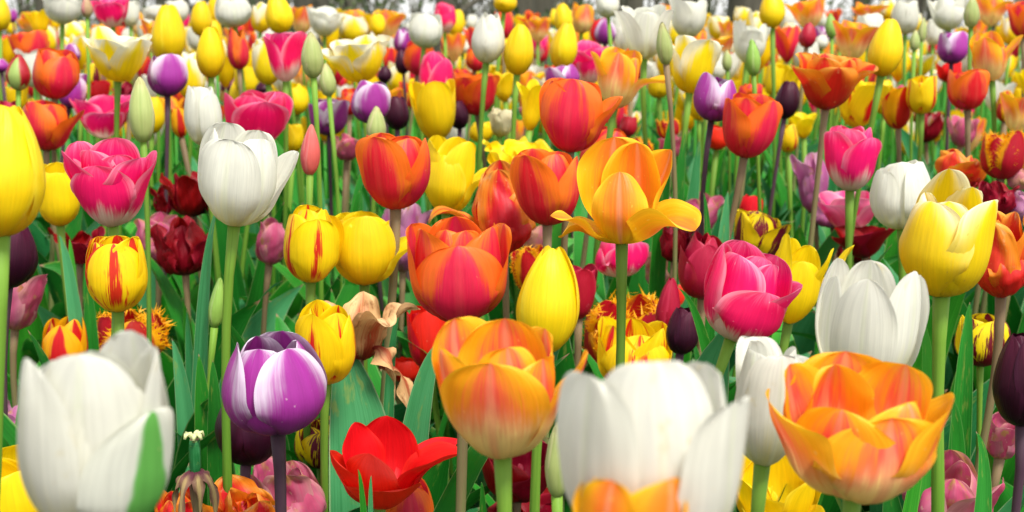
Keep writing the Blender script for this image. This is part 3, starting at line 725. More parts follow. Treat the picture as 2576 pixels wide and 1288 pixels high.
# ------------------------------------------------------------------ the tulips, one line each: kind, form, centre x, top, bottom, width in the photograph at 2576 x 1288
T = [
# --- foreground, largest first
('W','gob',1633,862,1395,440,'huge blurred white goblet tulip rising out of the bottom edge behind an orange one',dict(rt=0.86,ws=1.0,tilt=0,lean=4,q=3.0,ruf=0.02,tp=0.08,
   pet=[(-54,0.86,0,1.02,0.76,0),(4,0.74,0,1.12,0.82,1),(56,1.0,0,0.90,0.84,0),(112,0.85,0,0.96,0.7,1),(175,0.7,0,0.86,0.8,0),(-116,0.8,0,0.86,0.75,1)])),
('OY','gob',1588,1135,1420,290,'cut off orange yellow tulip tip in front of the huge white goblet',dict(d=0.43,rot=30,rt=0.9,stem='g',
   pet=[(-62,0.85,0,1.0,0.6,0),(12,0.8,0,1.04,1.05,1),(62,0.95,0,0.9,0.8,0),(120,0.8,0,0.9,0.8,1),(180,0.8,0,0.85,0.9,0),(-120,0.8,0,0.85,0.8,1)])),
('W','cup',252,845,1345,366,'huge white tulip with a green striped side petal, at the bottom edge',dict(tilt=2,lean=5,q=2.0,
   pet=[(-50,0.84,0,1.05,0.82,0),(2,0.80,0,1.10,0.80,1),(40,0.85,0,0.93,0.65,1),(64,0.98,0,0.76,0.9,0),(112,0.96,0,1.03,0.72,1),(150,0.8,0,1.06,0.8,0),(-110,0.8,0,0.92,0.8,1),(-160,0.7,0,0.95,0.8,1)],pm={3:'WG'})),
('Y','cup',20,1122,1350,270,'large golden yellow cup behind the huge white tulip with the green stripe',dict(rot=40,rt=0.85)),
('OP','gob',1258,793,1153,312,'big orange and peach goblet with one petal pointing out sideways, on a yellow green stem',dict(tilt=-2,lean=4,stem='g',sx=0.0,tp=0.62,rt=1.02,q=2.2,
   pet=[(-10,0.98,0,0.90,0.92,0),(50,1.0,0,0.86,0.8,1),(80,1.42,0,0.86,0.5,0),(172,0.9,0,1.0,0.9,1),(228,0.98,0,1.03,0.9,0),(-66,1.06,0,0.93,0.9,1),(118,1.0,0,0.95,0.9,1),(20,0.78,0,0.96,0.7,2)])),
('OP','open',2148,880,1252,404,'widest orange peach tulip, wide open with frilled petals above the bottom edge',dict(tilt=1,lean=7,stem='g',sx=0.02,rt=1.1,tp=0.3,ruf=0.11,
   pet=[(10,0.82,0,0.86,1.02,0),(70,1.06,8,0.90,0.95,0),(128,1.05,0,0.98,1.0,1),(180,1.0,0,1.0,1.05,0),(232,1.15,0,0.97,1.0,1),(-76,1.18,14,0.90,0.9,0),(-35,0.92,0,0.90,0.9,1),(40,0.8,0,0.93,0.95,1),(205,0.7,0,1.0,0.8,2)])),
('Y','egg',12,253,597,212,'big pale lemon egg shaped tulip cut by the edge, above a black one',dict(tilt=3,rot=10,rt=0.34)),
('P','egg',694,832,1092,262,'largest purple and white tulip, round and closed, on a dark purple stem',dict(k=0.066,tilt=-2,lean=4,rot=46,rt=0.60,q=2.1,ws=1.02,sx=0.0,sr=0.0036)),
('K','egg',630,945,1172,166,'black tulip half hidden behind the largest purple and white one',dict(k=0.066,d=1.04,tilt=6,rot=60)),
('W','gob',2178,648,985,275,'big white goblet tulip behind the widest orange one',dict(rot=56,rt=0.92,ws=0.78,q=1.8,tilt=2,d=0.79,
   pet=[(-78,1.05,0,1.0,0.80,0),(-8,0.85,0,1.03,1.0,1),(48,0.98,0,0.93,0.95,0),(110,0.85,0,1.0,0.8,1),(168,0.8,0,1.02,0.9,0),(230,0.8,0,0.94,0.7,1)])),
('W','cup',1926,842,1172,172,'slender white tulip squeezed between the huge white goblet and the widest orange tulip',dict(rot=64,tilt=3,rt=0.7,sx=0.0,
   pet=[(-55,0.75,0,0.98,1.0,0),(8,0.7,0,1.0,1.0,1),(62,1.05,20,0.86,0.9,0),(125,1.2,40,0.98,0.8,1),(180,0.7,0,1.0,1.0,0),(240,0.8,0,0.97,0.9,1)])),
('YP','cup',2368,425,748,222,'large ragged lemon tulip with white torn petal tips on a thick green stem',dict(k=0.088,tilt=0,rt=0.62,ruf=0.16,sr=0.0042,sx=0.0,
   pet=[(-52,0.66,0,0.80,1.0,0),(-6,0.5,0,0.80,0.9,1),(50,0.9,10,0.82,1.0,0),(115,0.75,0,0.88,0.9,1),(172,0.42,0,1.02,0.62,0),(232,0.6,0,0.83,1.0,1),(25,0.5,0,0.72,0.8,1)])),
('RO','cup',1155,545,813,240,'largest red and orange tulip, a full round cup on a brown stem',dict(tilt=-2,lean=4,rt=0.78,sx=-0.01,sr=0.0034,q=2.0,
   pet=[(2,0.76,0,0.86,1.0,0),(-62,0.86,0,0.99,0.95,1),(64,0.88,0,0.99,0.95,1),(-110,1.0,0,0.99,0.9,0),(112,1.02,0,0.96,0.9,0),(180,0.7,0,1.02,1,1),(28,0.66,0,0.98,0.8,2),(-30,0.62,0,0.99,0.8,2)])),
('Y','egg',1379,610,893,158,'tall pure yellow egg shaped tulip behind the big orange peach goblet',dict(tilt=5,rot=15,rt=0.26,q=1.3,sx=0.0)),
('W','gob',652,322,570,215,'big white tulip leaning over with one petal standing apart, on twin green stems',dict(tilt=9,rot=50,rt=0.92,ws=0.85,bx=588,
   pet=[(-58,0.9,0,0.94,1.0,0),(-4,0.62,0,0.97,1.1,1),(68,1.2,8,0.86,0.85,0),(118,0.85,0,1.0,0.9,1),(175,0.8,0,1.04,0.95,0),(232,0.8,0,1.0,0.8,1)])),
('PK','gob',284,338,572,226,'large pink tulip with a white base, its rim flared like a bowl',dict(rt=1.28,q=2.0,tp=0.62,tilt=0,ruf=0.07,lean=5,d=1.12,
   pet=[(-2,0.92,0,0.80,0.95,0),(-66,1.25,6,0.95,0.9,1),(64,1.2,4,0.86,0.95,1),(112,1.22,5,0.88,0.9,0),(-118,1.1,0,0.98,0.9,0),(178,1.0,0,1.0,1,1),(-28,0.95,0,0.96,0.85,2),(32,0.95,0,0.90,0.85,2)])),
('PK','cup',1888,612,857,205,'deep pink tulip leaning sideways on a bent dark green stem',dict(tilt=17,rt=0.9,bx=1838,sx=-0.05,q=2.0,ruf=0.07,
   pet=[(18,0.92,0,0.66,1.05,0),(-48,0.95,0,0.93,0.9,1),(84,1.25,6,0.80,0.9,1),(-15,0.6,0,0.97,0.9,2),(40,0.68,0,0.93,0.8,2),(140,0.9,0,0.95,1,0),(200,0.8,0,1.0,1,0),(-105,0.9,0,0.95,0.9,0)])),
('OY','open',1562,350,615,224,'orange yellow tulip fallen open with petals drooping to both sides',dict(k=0.07,lean=3,tilt=-1,rt=0.9,stem='g',sx=-0.02,pistil=True,d=0.97,
   pet=[(190,0.80,0,1.03,1.15,0),(-8,0.55,0,0.76,0.72,1),(116,1.30,8,0.92,0.85,1),(64,1.35,92,0.50,1.05,0),(-74,1.3,62,0.52,0.45,0),(-104,1.3,112,0.36,0.6,1),(150,0.8,0,0.98,0.9,1)])),
('R','open',965,1035,1275,250,'scarlet tulip wide open like a star low between the stems',dict(k=0.072,d=1.04,tilt=4,lean=4,rt=1.2,q=1.4,
   pet=[(178,0.78,0,1.02,0.95,0),(-128,1.0,0,0.96,0.75,1),(-70,1.25,0,0.74,0.95,0),(85,1.7,42,1.0,0.8,1),(110,1.55,30,0.92,0.8,0),(8,1.05,50,0.60,1.1,0),(-25,0.8,0,0.8,0.9,1)])),
('YR','cup',826,750,968,146,'yellow tulip with two narrow red flames, on a bright green stem',dict(rot=-24,rt=0.74,tilt=4,sx=0.0,q=1.5)),
('YB','cup',298,578,786,152,'yellow tulip splashed with broad red flames above a fringed one',dict(rot=8,rt=0.82,tilt=1,sx=0.0,d=0.99)),
('YR','cup',787,507,712,142,'yellow tulip with a single thin red flame beside a plain yellow one',dict(tilt=3,rt=0.68,rot=25,sx=-0.01,n=8)),
('Y','cup',918,520,718,160,'plain yellow cup with a bleached white tip',dict(rot=8,rt=0.76,tilt=1,
   pet=[(5,0.66,0,1.0,1.05,0),(62,0.9,0,0.9,1,1),(96,1.35,50,0.72,0.7,0),(180,0.8,0,0.95,1,1),(240,0.8,0,0.95,1,0),(-58,0.85,0,0.92,1,1)])),
('RO','gob',995,331,528,182,'red orange tulip with a slit between its two front petals, on a tall brown stem',dict(rot=44,rt=0.90,tilt=0,sx=0.0,sr=0.0036,
   pet=[(50,0.84,0,0.95,1.05,0),(-68,1.12,0,0.98,0.85,0),(-5,0.6,0,0.95,0.95,1),(120,0.9,0,0.96,1,1),(178,0.8,0,1.0,1,0),(240,0.85,0,0.99,1,1)])),
('RO','gob',1377,371,568,172,'red orange tulip, pointed petal standing out, touching the fallen open orange yellow one',dict(rot=40,rt=0.9,tilt=0,sx=0.01,
   pet=[(40,0.84,0,0.93,1.05,0),(-72,1.15,0,0.98,0.8,0),(-12,0.6,0,0.98,0.95,1),(110,0.9,0,0.96,1,1),(170,0.8,0,1.0,1,0),(235,0.85,0,0.98,1,1)])),
('RO','gob',1440,192,384,165,'big red orange tulip standing above its neighbours with rain specks and an open side petal',dict(rot=10,tilt=4,
   pet=[(-22,0.72,0,1.0,1.1,0),(34,0.7,0,0.92,1,1),(86,1.35,12,0.82,0.85,0),(140,0.9,0,0.95,1,1),(200,0.8,0,0.98,1,0),(-80,0.85,0,0.95,0.95,1)])),
('RO','egg',1520,318,462,122,'red tulip partly hidden behind the big rain specked red orange one',dict(tilt=14,rt=0.5)),
('OR','wilt',1262,412,638,150,'tall orange red tulip losing shape, one petal curling away over the yellow cup',dict(d=1.3,rt=0.75,ruf=0.08,
   pet=[(8,0.6,0,1.0,1.0,0),(60,0.8,0,0.75,1,1),(-92,1.7,125,0.9,0.55,0),(120,0.8,0,0.9,1,1),(180,0.7,0,1.05,1,0),(240,0.8,0,0.95,1,1),(30,0.7,0,0.62,1.0,0)])),
('Y','open',1132,340,540,138,'yellow tulip with loose petals behind the red orange ones',dict(d=1.45,rt=0.98,
   pet=[(-20,0.7,0,0.78,1.0,0),(40,0.9,0,0.98,1,1),(100,1.5,40,0.8,0.8,0),(165,0.8,0,1.0,1,1),(230,0.8,0,1.0,1,0),(-80,0.95,0,0.95,1,1)])),
('Y','open',1302,330,440,190,'tattered bright yellow tulip lying wide open behind the orange red one',dict(d=1.7,rt=1.5,ruf=0.2,lean=14,bend=60,n=7)),
('Y','cup',152,404,570,108,'yellow cup between the big lemon egg and the flared pink tulip',dict(rot=20,rt=0.76,tilt=0)),
('K','egg',36,540,725,130,'black tulip under the big pale lemon egg, cut by the edge',dict(k=0.06,d=1.1,tilt=10)),
('W','cup',2262,392,578,156,'white cup shaped tulip touching the ragged lemon one',dict(rot=52,rt=0.74,ws=0.9,tilt=-4,sx=0.0)),
('PK','gob',2138,310,481,128,'light pink tulip with frilled tips on a tall straight green stem',dict(rot=20,rt=0.98,n=8,ruf=0.08,tilt=0,sx=0.0,sr=0.0034)),
('PL','open',2133,455,580,155,'pale pink tulip spread open below the light pink frilled one',dict(d=1.75,rt=1.2,lean=8)),
('FM','wilt',2090,480,572,110,'round mauve faded tulip beside the spread pale pink one',dict(d=1.85)),
('FM','wilt',2040,370,540,72,'narrow faded mauve tulip with a browned tip behind leaves',dict(d=1.85)),
('OR','wilt',2415,378,482,122,'wilting orange tulip with rolled petals behind the ragged lemon one',dict(d=1.7,bend=90,ruf=0.15,n=7)),
('FR','cup',2522,322,452,112,'red fringed tulip with orange teeth behind wilting flowers near the edge',dict(d=1.6,rt=0.85)),
('OR','wilt',2512,527,748,146,'wilted orange tulip with a torn red petal, cut by the edge',dict(rt=0.7,ruf=0.14,tilt=-3,
   pet=[(10,0.6,0,0.72,1,0),(70,0.9,0,0.98,1,1),(-40,0.8,0,0.95,1,0),(120,0.8,0,1.0,1,1),(180,0.7,0,1.02,1,0),(240,0.9,20,1,1,1)])),
('YM','cup',2462,780,922,132,'yellow tulip with dark maroon flames beside a black one',dict(k=0.05,rot=12,rt=0.66,tilt=-3,sx=0.0)),
('K','egg',2562,826,1074,142,'large black tulip cut by the edge, on a slanting purple stem',dict(k=0.062,tilt=-4,sx=-0.05)),
('FP','wilt',2522,1030,1156,84,'faded pink tulip hanging behind the large black one',dict(d=1.15)),
('FP','wilt',2384,1128,1345,205,'crumpled dusty pink tulip with browned creases at the bottom edge',dict(d=1.06,rt=0.66,ruf=0.14,lean=8)),
('Y','open',1945,1120,1335,228,'yellow tulip lying open below the slender white one',dict(d=1.2,rt=1.1,lean=12,
   pet=[(0,1.2,90,0.8,1.1,0),(60,1.0,0,1,1,1),(120,1.0,0,1,1,0),(180,1.0,0,1,1,1),(240,1.0,0,1,1,0),(-60,1.1,0,1,1,1)])),
('DR','open',1302,1090,1262,180,'dark crimson tulip gaping open behind the big orange peach goblet',dict(d=1.15,rt=1.05,ruf=0.1,lean=8)),
('DR','open',1330,1225,1330,170,'dark crimson tulip with a pale yellow rim at the bottom edge',dict(d=1.2,rt=1.2,ruf=0.1)),
('BG','bud',1402,1050,1255,64,'olive green bud half behind the huge white goblet',dict(k=0.05,d=0.8)),
('YM','cup',806,1040,1178,130,'small yellow tulip with maroon flames below the largest purple one',dict(k=0.05,d=1.22,rot=20,rt=0.74,tilt=0)),
('FP','wilt',725,1130,1340,188,'crumpled salmon pink tulip behind the dark purple stem',dict(d=1.12,rt=0.85,ruf=0.12,lean=6)),
('OR','wilt',630,1198,1330,178,'withering orange tulip with rolled yellow petal at the bottom edge',dict(d=1.0,rt=1.1,bend=110,ruf=0.12,lean=12,n=7)),
('OR','wilt',452,1212,1335,100,'small withering orange tulip under the dried seed pod',dict(d=1.02,bend=110,ruf=0.12,lean=8)),
('RO','cup',1030,1186,1350,126,'small orange red tulip peeping over the bottom edge below the scarlet star',dict(d=1.1,rt=0.6,rot=10)),
('FR','cup',330,766,925,176,'red fringed tulip with yellow teeth behind the stem of the red splashed one',dict(d=1.42,rt=0.78,rot=25)),
('FL','cup',170,785,950,112,'yellow orange tulip with a broad red centre behind the huge white one',dict(d=1.36,rt=0.72,rot=0,q=1.3)),
('FP','wilt',48,663,832,108,'dusty pink tulip behind a green stem, cut by the edge',dict(d=1.42,rt=0.5,ruf=0.08)),
('DR','wilt',482,415,545,112,'dark crimson double tulip between the stems of two white ones',dict(d=1.75,n=9,ruf=0.12)),
('DR','wilt',462,530,692,140,'shaggy dark crimson tulip with strap petals above the grey green leaf',dict(d=1.6,n=9,ruf=0.12,bend=60)),
('DR','wilt',415,452,545,48,'narrow dark crimson flower beside the dark purple stem',dict(d=1.8)),
('DR','wilt',205,560,665,100,'dark crimson tulip with dangling petals below the yellow cup',dict(d=1.65,bend=100)),
('FP','wilt',398,530,662,96,'pale faded pink tulip with a salmon inside beside the shaggy crimson one',dict(d=1.66,rt=0.9)),
('FP','wilt',686,545,668,76,'faded pink rounded tulip between white and red flamed yellow ones',dict(d=1.6,rt=0.5,ruf=0.08)),
('FM','wilt',1015,500,685,108,'mauve faded tulip behind the tall brown stem',dict(d=1.65,rt=0.5)),
('BC','bud',782,310,443,50,'coral red closed bud on a green stem beside the big white tulip',dict(sx=0.0)),
('BB','bud',548,693,828,40,'slim bright green bud close to a thick green stem',dict(d=1.2,tilt=8)),
('YR','cup',1592,793,985,186,'yellow tulip with red flames before the orange fringe of another',dict(d=1.28,rot=2,rt=0.86,q=1.7)),
('FR','cup',1576,742,950,222,'orange fringed tulip wrapped round the red flamed yellow one',dict(d=1.42,rt=1.0,rot=30)),
('PK','cup',1560,588,698,130,'pink bowl with a white base under the fallen open orange yellow tulip',dict(d=1.5,rt=0.8)),
('CR','cup',1763,572,753,122,'deep crimson closed tulip with a dark base',dict(rt=0.66,rot=5,q=1.4,n=8)),
('DR','wilt',1700,560,660,80,'ragged crimson flower tucked behind the deep crimson closed one',dict(d=1.55,n=8)),
('CR','egg',1680,690,850,62,'narrow maroon pointed tulip behind a small black one',dict(d=1.32,q=1.15,rt=0.2)),
('K','egg',1717,770,893,82,'small black tulip beside the orange fringed one',dict(d=1.2,tilt=6,rt=0.5)),
('YM','open',1905,530,662,124,'yellow tulip with maroon stripes behind the leaning pink one',dict(d=1.5,rt=0.85,k=0.06)),
('Y','open',2000,570,815,146,'spiky yellow tulip with narrow upright petals beside the leaning pink one',dict(d=1.2,rt=1.15,
   pet=[(0,0.8,0,0.74,1.0,0),(60,1.35,0,0.92,0.5,1),(85,1.7,10,0.98,0.45,0),(150,0.9,0,0.85,0.8,1),(-60,0.95,0,1.0,0.5,0),(-120,0.9,0,0.9,0.7,1),(200,0.8,0,0.9,0.8,0)])),
('R','cup',1075,760,930,100,'bright scarlet tulip seen between leaf and brown stem below the largest red one',dict(d=1.35,rt=0.75,rot=30)),
('R','cup',1020,890,965,70,'small scarlet flower low behind the grey green leaf',dict(d=1.6)),
('FP','wilt',1752,482,592,98,'pale dusty pink tulip behind two green leaf tips',dict(d=1.7,rt=0.5,ruf=0.08)),
('R','cup',1888,481,560,60,'small scarlet tulip beside a brown stem over the maroon striped yellow one',dict(d=1.8,rt=0.7)),
('CR','open',1455,648,805,92,'dark rose tulip showing beside the tall pure yellow egg',dict(d=1.35,rt=1.1)),
('FR','cup',1336,612,745,90,'dark red tulip with a yellow fringe on the far side of the tall yellow egg',dict(d=1.5,rt=0.9)),
('FS','wilt',1652,622,722,60,'withered salmon tulip next to the pink bowl',dict(d=1.6)),
('FS','wilt',1345,560,640,66,'salmon faded tulip below the two red orange ones',dict(d=1.7)),
('DR','wilt',2495,448,545,112,'dark crimson frilled tulip under the red fringed one near the edge',dict(d=1.5,n=9,ruf=0.2)),
('DR','open',2170,560,650,130,'flat open dark crimson tulip behind the stem of the light pink one',dict(d=1.7,rt=1.3)),
('YR','cup',1982,310,385,50,'little yellow tulip with one orange stripe, alone over green leaves',dict(rt=0.6,d=2.1)),
('W','cup',-18,900,1060,76,'white petal of a tulip almost wholly outside the frame',dict(d=1.3)),
('FM','wilt',50,1003,1105,112,'mauve wilted tulip behind the long green leaf beside the huge white one',dict(d=1.3)),
('FM','wilt',2565,478,560,64,'faded lilac tulip cut by the edge above the torn orange one',dict(d=1.5)),
('FS','wilt',2560,405,480,60,'withered salmon and yellow tulip cut by the edge',dict(d=1.6)),
('FP','wilt',876,335,405,72,'pinkish tulip with a maroon inside behind the coral bud',dict(d=1.95)),
('FP','wilt',1686,330,402,54,'pale pink double flower with a yellow crown behind a brown stem',dict(d=2.0,n=8)),
('FR','cup',1612,345,400,60,'small orange fringed tulip below a stem, among leaves',dict(d=2.0)),
('Y','cup',742,305,385,48,'small yellow tulip between white tulip and coral bud',dict(d=1.9)),
('R','cup',1805,310,378,62,'scarlet tulip hidden behind a dark purple stem',dict(d=2.0)),
('FL','cup',452,266,348,40,'small red and yellow tulip behind the white one in the upper rows',dict(d=2.0)),
('FS','wilt',1330,250,300,46,'yellowed frayed flower behind the big red orange tulip',dict(d=2.1)),
('R','cup',1700,700,790,70,'scarlet flower glimpsed behind the maroon pointed tulip',dict(d=1.7)),
('DR','wilt',2150,610,660,90,'crimson petals low behind a green stem',dict(d=1.8)),
# --- upper rows
('Y','egg',0,-8,80,56,'yellow egg tulip at the edge against the pale sky',dict(rt=0.4)),
('OP','gob',93,30,86,76,'blurred orange tulip against the sky next to the tall white one',dict()),
('W','gob',160,-10,62,92,'white tulip cut by the top edge beside the pinkish bud',dict(rt=0.84,d=2.6)),
('BP','bud',220,-12,47,30,'pinkish green bud on a thin stem at the top edge',dict(d=2.3)),
('PK','gob',281,-10,70,80,'pink tulip with a white base at the top edge',dict(d=2.4)),
('W','cup',331,-5,68,42,'narrow white tulip tucked behind the pink one at the top edge',dict()),
('OP','cup',346,25,88,38,'slim orange tulip behind white ones near the top edge',dict()),
('RO','gob',78,78,162,86,'orange red tulip in the upper row above a red and green bud',dict()),
('YW','cup',180,52,116,66,'small yellow and white tulip below the white one at the top',dict()),
('YW','open',305,68,206,138,'large yellow and white tulip opening wide, one white petal dropping',dict(rt=1.1,ruf=0.1,lean=8)),
('Y','egg',427,9,160,86,'tall golden egg tulip rising above the round purple one',dict(d=1.95,rt=0.36,tilt=3)),
('Y','egg',508,2,93,54,'slender yellow egg tulip near the top edge beside a white one',dict(rt=0.36,tilt=2)),
('W','cup',588,-12,70,92,'round white tulip at the top edge on a clear green stem',dict(rt=0.75,d=2.5,sx=0.0)),
('Y','egg',532,65,197,72,'yellow egg tulip above the upright white goblet',dict(rt=0.34,tilt=1)),
('P','cup',422,133,243,102,'purple tulip with a white blaze on a tall dark stem beside the green bud',dict(rt=0.6,tilt=1,rot=30,sx=-0.02)),
('RO','cup',141,118,250,114,'round red orange tulip with a purple and white one peeping out behind',dict(rt=0.76,tilt=3)),
('BR','bud',49,135,228,62,'half red half green bud near the edge',dict(d=1.75,rot=0,k=0.05)),
('P','cup',184,177,272,72,'purple and white tulip leaning out behind the round red orange one',dict(tilt=14,d=2.05)),
('PK','open',262,232,350,132,'pink tulip with spreading petals behind the tall green bud',dict(rt=1.2,tilt=1)),
('BG','bud',358,190,362,64,'tallest green bud with a dark seam between pink and white tulips',dict(d=1.3,sx=-0.03,rt=0.08)),
('W','cup',514,208,368,94,'upright white tulip on a straight green stem next to the widest pink one',dict(rt=0.66,rot=55,ws=0.92,tilt=-2,sx=0.0)),
('PK','open',651,212,374,172,'widest pink tulip, full and open, behind the big white one',dict(d=1.75,rt=1.12,n=8,ruf=0.07,lean=6)),
('RO','gob',122,246,380,126,'orange red tulip with one petal flung out above the flared pink bowl',dict(tilt=5,rt=0.98,
   pet=[(-30,0.7,0,1.0,1.1,0),(30,0.72,0,0.97,1,1),(88,1.35,8,0.88,0.85,0),(150,0.9,0,0.9,1,1),(210,0.85,0,0.95,1,0),(-85,0.85,0,0.95,1,1)])),
('P','cup',573,175,230,64,'small purple and white tulip behind the upright white one',dict()),
('P','egg',182,108,160,42,'small purple tulip behind the round red orange one',dict(d=2.7)),
('P','egg',3,147,183,40,'small purple tulip cut by the edge beside the red and green bud',dict(d=2.6)),
('YM','cup',233,152,222,42,'small yellow tulip with a dark stripe below the wide yellow white one',dict()),
('RO','cup',600,70,176,56,'orange red tulip behind the stem of the round white one',dict(d=2.5)),
('OP','cup',18,180,254,62,'orange tulip at the edge under the red and green bud',dict()),
('YW','cup',482,125,252,72,'yellow and white tulip behind the purple one with the white blaze',dict(d=2.1)),
('W','cup',372,45,116,46,'slim white tulip between the yellow white one and the golden egg',dict()),
('W','cup',385,14,52,52,'small white tulip behind the golden egg near the sky',dict(d=3.6)),
('W','cup',446,-5,60,60,'white tulip behind the golden egg at the top edge',dict(d=3.2)),
('YW','cup',489,90,152,42,'small cream and yellow tulip between two yellow eggs',dict()),
('Y','cup',545,-5,62,42,'golden tulip squeezed behind the round white one at the top',dict(d=3.1)),
('PK','cup',5,85,116,26,'tiny pink tulip at the edge in the upper row',dict()),
('Y','egg',703,-12,85,70,'golden egg tulip at the top edge above a bright pink one',dict(rt=0.4,d=2.35)),
('YW','cup',660,5,82,56,'yellow white tulip beside the golden egg at the top edge',dict()),
('OP','gob',760,10,88,50,'peach orange tulip just behind the golden egg at the top edge',dict()),
('W','gob',817,12,93,74,'white tulip with pointed petals above the large ragged yellow white one',dict()),
('PK','gob',720,74,207,86,'bright pink tulip with a white base beside a green bud',dict(rot=60,rt=1.0,tilt=1)),
('YW','cup',672,90,215,70,'yellow white tulip half behind the bright pink one',dict(d=2.0)),
('BG','bud',786,78,199,56,'plump green bud with a reddish seam above the purple tulips',dict(d=1.4,sx=-0.02,rt=0.12)),
('BG','bud',824,157,245,42,'small green bud just below the plump one',dict(d=1.7)),
('YW','open',903,84,208,165,'ragged yellow tulip with white edges, spread wide in the upper rows',dict(rt=1.35,ruf=0.15,lean=7)),
('YW','cup',890,32,112,76,'creamy yellow white tulip directly behind the ragged one',dict(ruf=0.1)),
('OP','open',976,22,97,74,'orange and yellow frilled tulip against the dark trunks',dict(ruf=0.15)),
('Y','cup',950,35,90,38,'yellow tulip touching the orange frilled one',dict(d=3.0)),
('W','cup',1072,28,122,86,'broad white tulip above an orange red one in the upper row',dict(rt=0.7,rot=0)),
('PK','cup',1119,3,82,58,'pink tulip rising beside the broad white one against the trees',dict(rot=30)),
('P','cup',1012,68,132,42,'purple tulip squeezed beside the broad white one',dict(tilt=12)),
('RO','cup',1055,102,190,78,'orange red tulip behind the pink one with crossed petals',dict(rt=0.8)),
('PK','cup',1097,125,247,84,'pink tulip with crossed petals and a cream base on a green stem',dict(rot=50,rt=0.74,q=1.3,sx=0.0)),
('K','egg',1012,125,188,38,'dark tulip beside the orange red one in the upper rows',dict(d=2.8)),
('K','egg',968,165,210,36,'small dark tulip above the white edged purple one',dict(d=2.6)),
('P','cup',933,196,312,100,'full purple tulip with white edged petals above the olive bud tip',dict(rt=0.6,rot=20,tilt=2)),
('P','cup',828,246,341,92,'short wide purple and white tulip with a V shaped blaze',dict(rt=0.8,rot=60,tilt=0,sx=-0.01)),
('K','egg',1000,240,328,62,'black tulip beside the full purple one with white edges',dict(d=1.8,rt=0.45)),
('Y','cup',1012,186,264,76,'square looking yellow tulip behind the black one',dict(rt=0.95)),
('Y','open',1094,190,356,110,'large yellow tulip behind the pink one with crossed petals',dict(d=1.95,rt=1.05)),
('Y','open',1265,175,258,62,'yellow tulip behind the orange red one with a brown stem',dict(d=2.3)),
('RO','gob',1193,172,290,112,'orange red tulip with spread petals on a brown stem in the upper rows',dict(rot=40,rt=0.95,sx=0.0)),
('K','egg',1155,250,326,50,'black tulip behind the spread orange red one',dict(d=2.0)),
('W','cup',1229,27,160,84,'tall white tulip in the upper row next to a golden egg',dict(rt=0.5,rot=55,q=1.4)),
('Y','egg',1271,-25,33,60,'yellow tulip at the top edge in front of the dark trunk',dict(d=2.4,rt=0.5)),
('RO','cup',1265,22,100,52,'orange red tulip right under the yellow one at the top edge',dict()),
('BG','bud',947,265,368,50,'olive bud with a cream seam rising before the full purple tulip',dict(rt=0.12)),
('CW','wilt',1263,267,346,58,'cream frayed tulip among yellow ones',dict(d=2.0)),
('RO','cup',1199,120,180,56,'orange tulip behind the tall white one',dict(d=2.8)),
('OP','cup',892,22,72,52,'small orange tulip under the dark trees',dict(d=3.6)),
('W','cup',1162,100,136,40,'small white flower between pink and tall white tulips',dict(d=3.3)),
('K','egg',665,204,240,44,'dark tulip peeping out over the widest pink one',dict(d=2.2)),
('RO','cup',1130,85,142,40,'small orange red tulip beside the stem of the pink one against the trees',dict(d=3.2)),
('Y','egg',1306,57,190,76,'golden egg tulip with pale side next to the tall white one',dict(rt=0.3,rot=5)),
('Y','egg',1419,55,174,70,'golden pointed tulip behind the pink one with open petals',dict(rt=0.26,q=1.2)),
('Y','egg',1417,6,90,46,'yellow tulip peeping out over the golden pointed one',dict()),
('OP','cup',1465,3,85,56,'orange peach tulip beside the two stacked yellow ones',dict()),
('W','cup',1527,-22,45,60,'white tulip at the top edge above the closed purple one',dict(d=2.7)),
('P','egg',1522,44,114,56,'closed purple tulip against blurred orange ones',dict(rt=0.34,rot=5)),
('W','gob',1622,10,150,108,'wide white tulip with a gap in its petals beside a green bud',dict(rot=60,rt=0.95,ws=0.82)),
('W','gob',1732,-6,97,88,'white tulip at the top edge above the yellow white one',dict(rt=0.85,rot=60)),
('BG','bud',1669,54,165,42,'tall olive bud on a brownish stem before the wide white tulip',dict(d=1.45,stem='b',sx=-0.02)),
('YW','gob',1742,92,236,112,'yellow tulip with white petal edges on twin green stems',dict(rt=0.9,rot=20)),
('PK','open',1485,100,212,108,'pink tulip with open petals behind the peach orange one',dict(rt=1.15)),
('OP','open',1556,120,274,112,'peach orange tulip with one petal folded down',dict(rt=0.98,lean=3,stem='g',
   pet=[(-18,0.85,0,0.95,1.0,0),(45,0.9,0,0.9,1,1),(80,1.5,85,0.9,0.7,0),(140,0.9,0,1,1,1),(200,0.9,0,1,1,0),(-80,1.3,20,0.92,0.7,1)])),
('RO','cup',1592,115,205,62,'orange red tulip directly behind the peach orange one',dict(d=2.2)),
('P','cup',1415,163,228,84,'pale purple and white tulip over the big rain specked red orange one',dict(d=2.0)),
('P','cup',1798,177,306,110,'purple tulip with a white forked blaze on a tall dark stem',dict(rt=0.62,rot=55,d=1.5,sx=0.0)),
('RO','gob',1898,232,398,138,'red orange tulip on a leaning brown stem beside the purple one',dict(tilt=8,rt=0.92,bx=1872,sx=-0.03)),
('RO','cup',1888,207,255,60,'small orange red tulip above the one on the leaning stem',dict(d=2.1)),
('OP','open',1355,40,107,60,'frilled orange tulip next to the golden pointed one',dict(ruf=0.14)),
('RO','cup',1361,98,158,40,'small red tulip under the frilled orange one',dict()),
('YW','cup',1808,38,102,56,'pale yellow white tulip beside the white one at the top',dict()),
('YW','cup',1868,15,68,46,'cream yellow tulip near the top edge',dict()),
('W','gob',1885,52,160,84,'white tulip with a small green bud standing before it',dict(rt=0.8,rot=58,ws=0.85)),
('BB','bud',1892,98,192,38,'green bud standing before the white tulip',dict(d=1.7)),
('BG','bud',1828,125,180,26,'little green bud over the orange tulips',dict(d=2.2)),
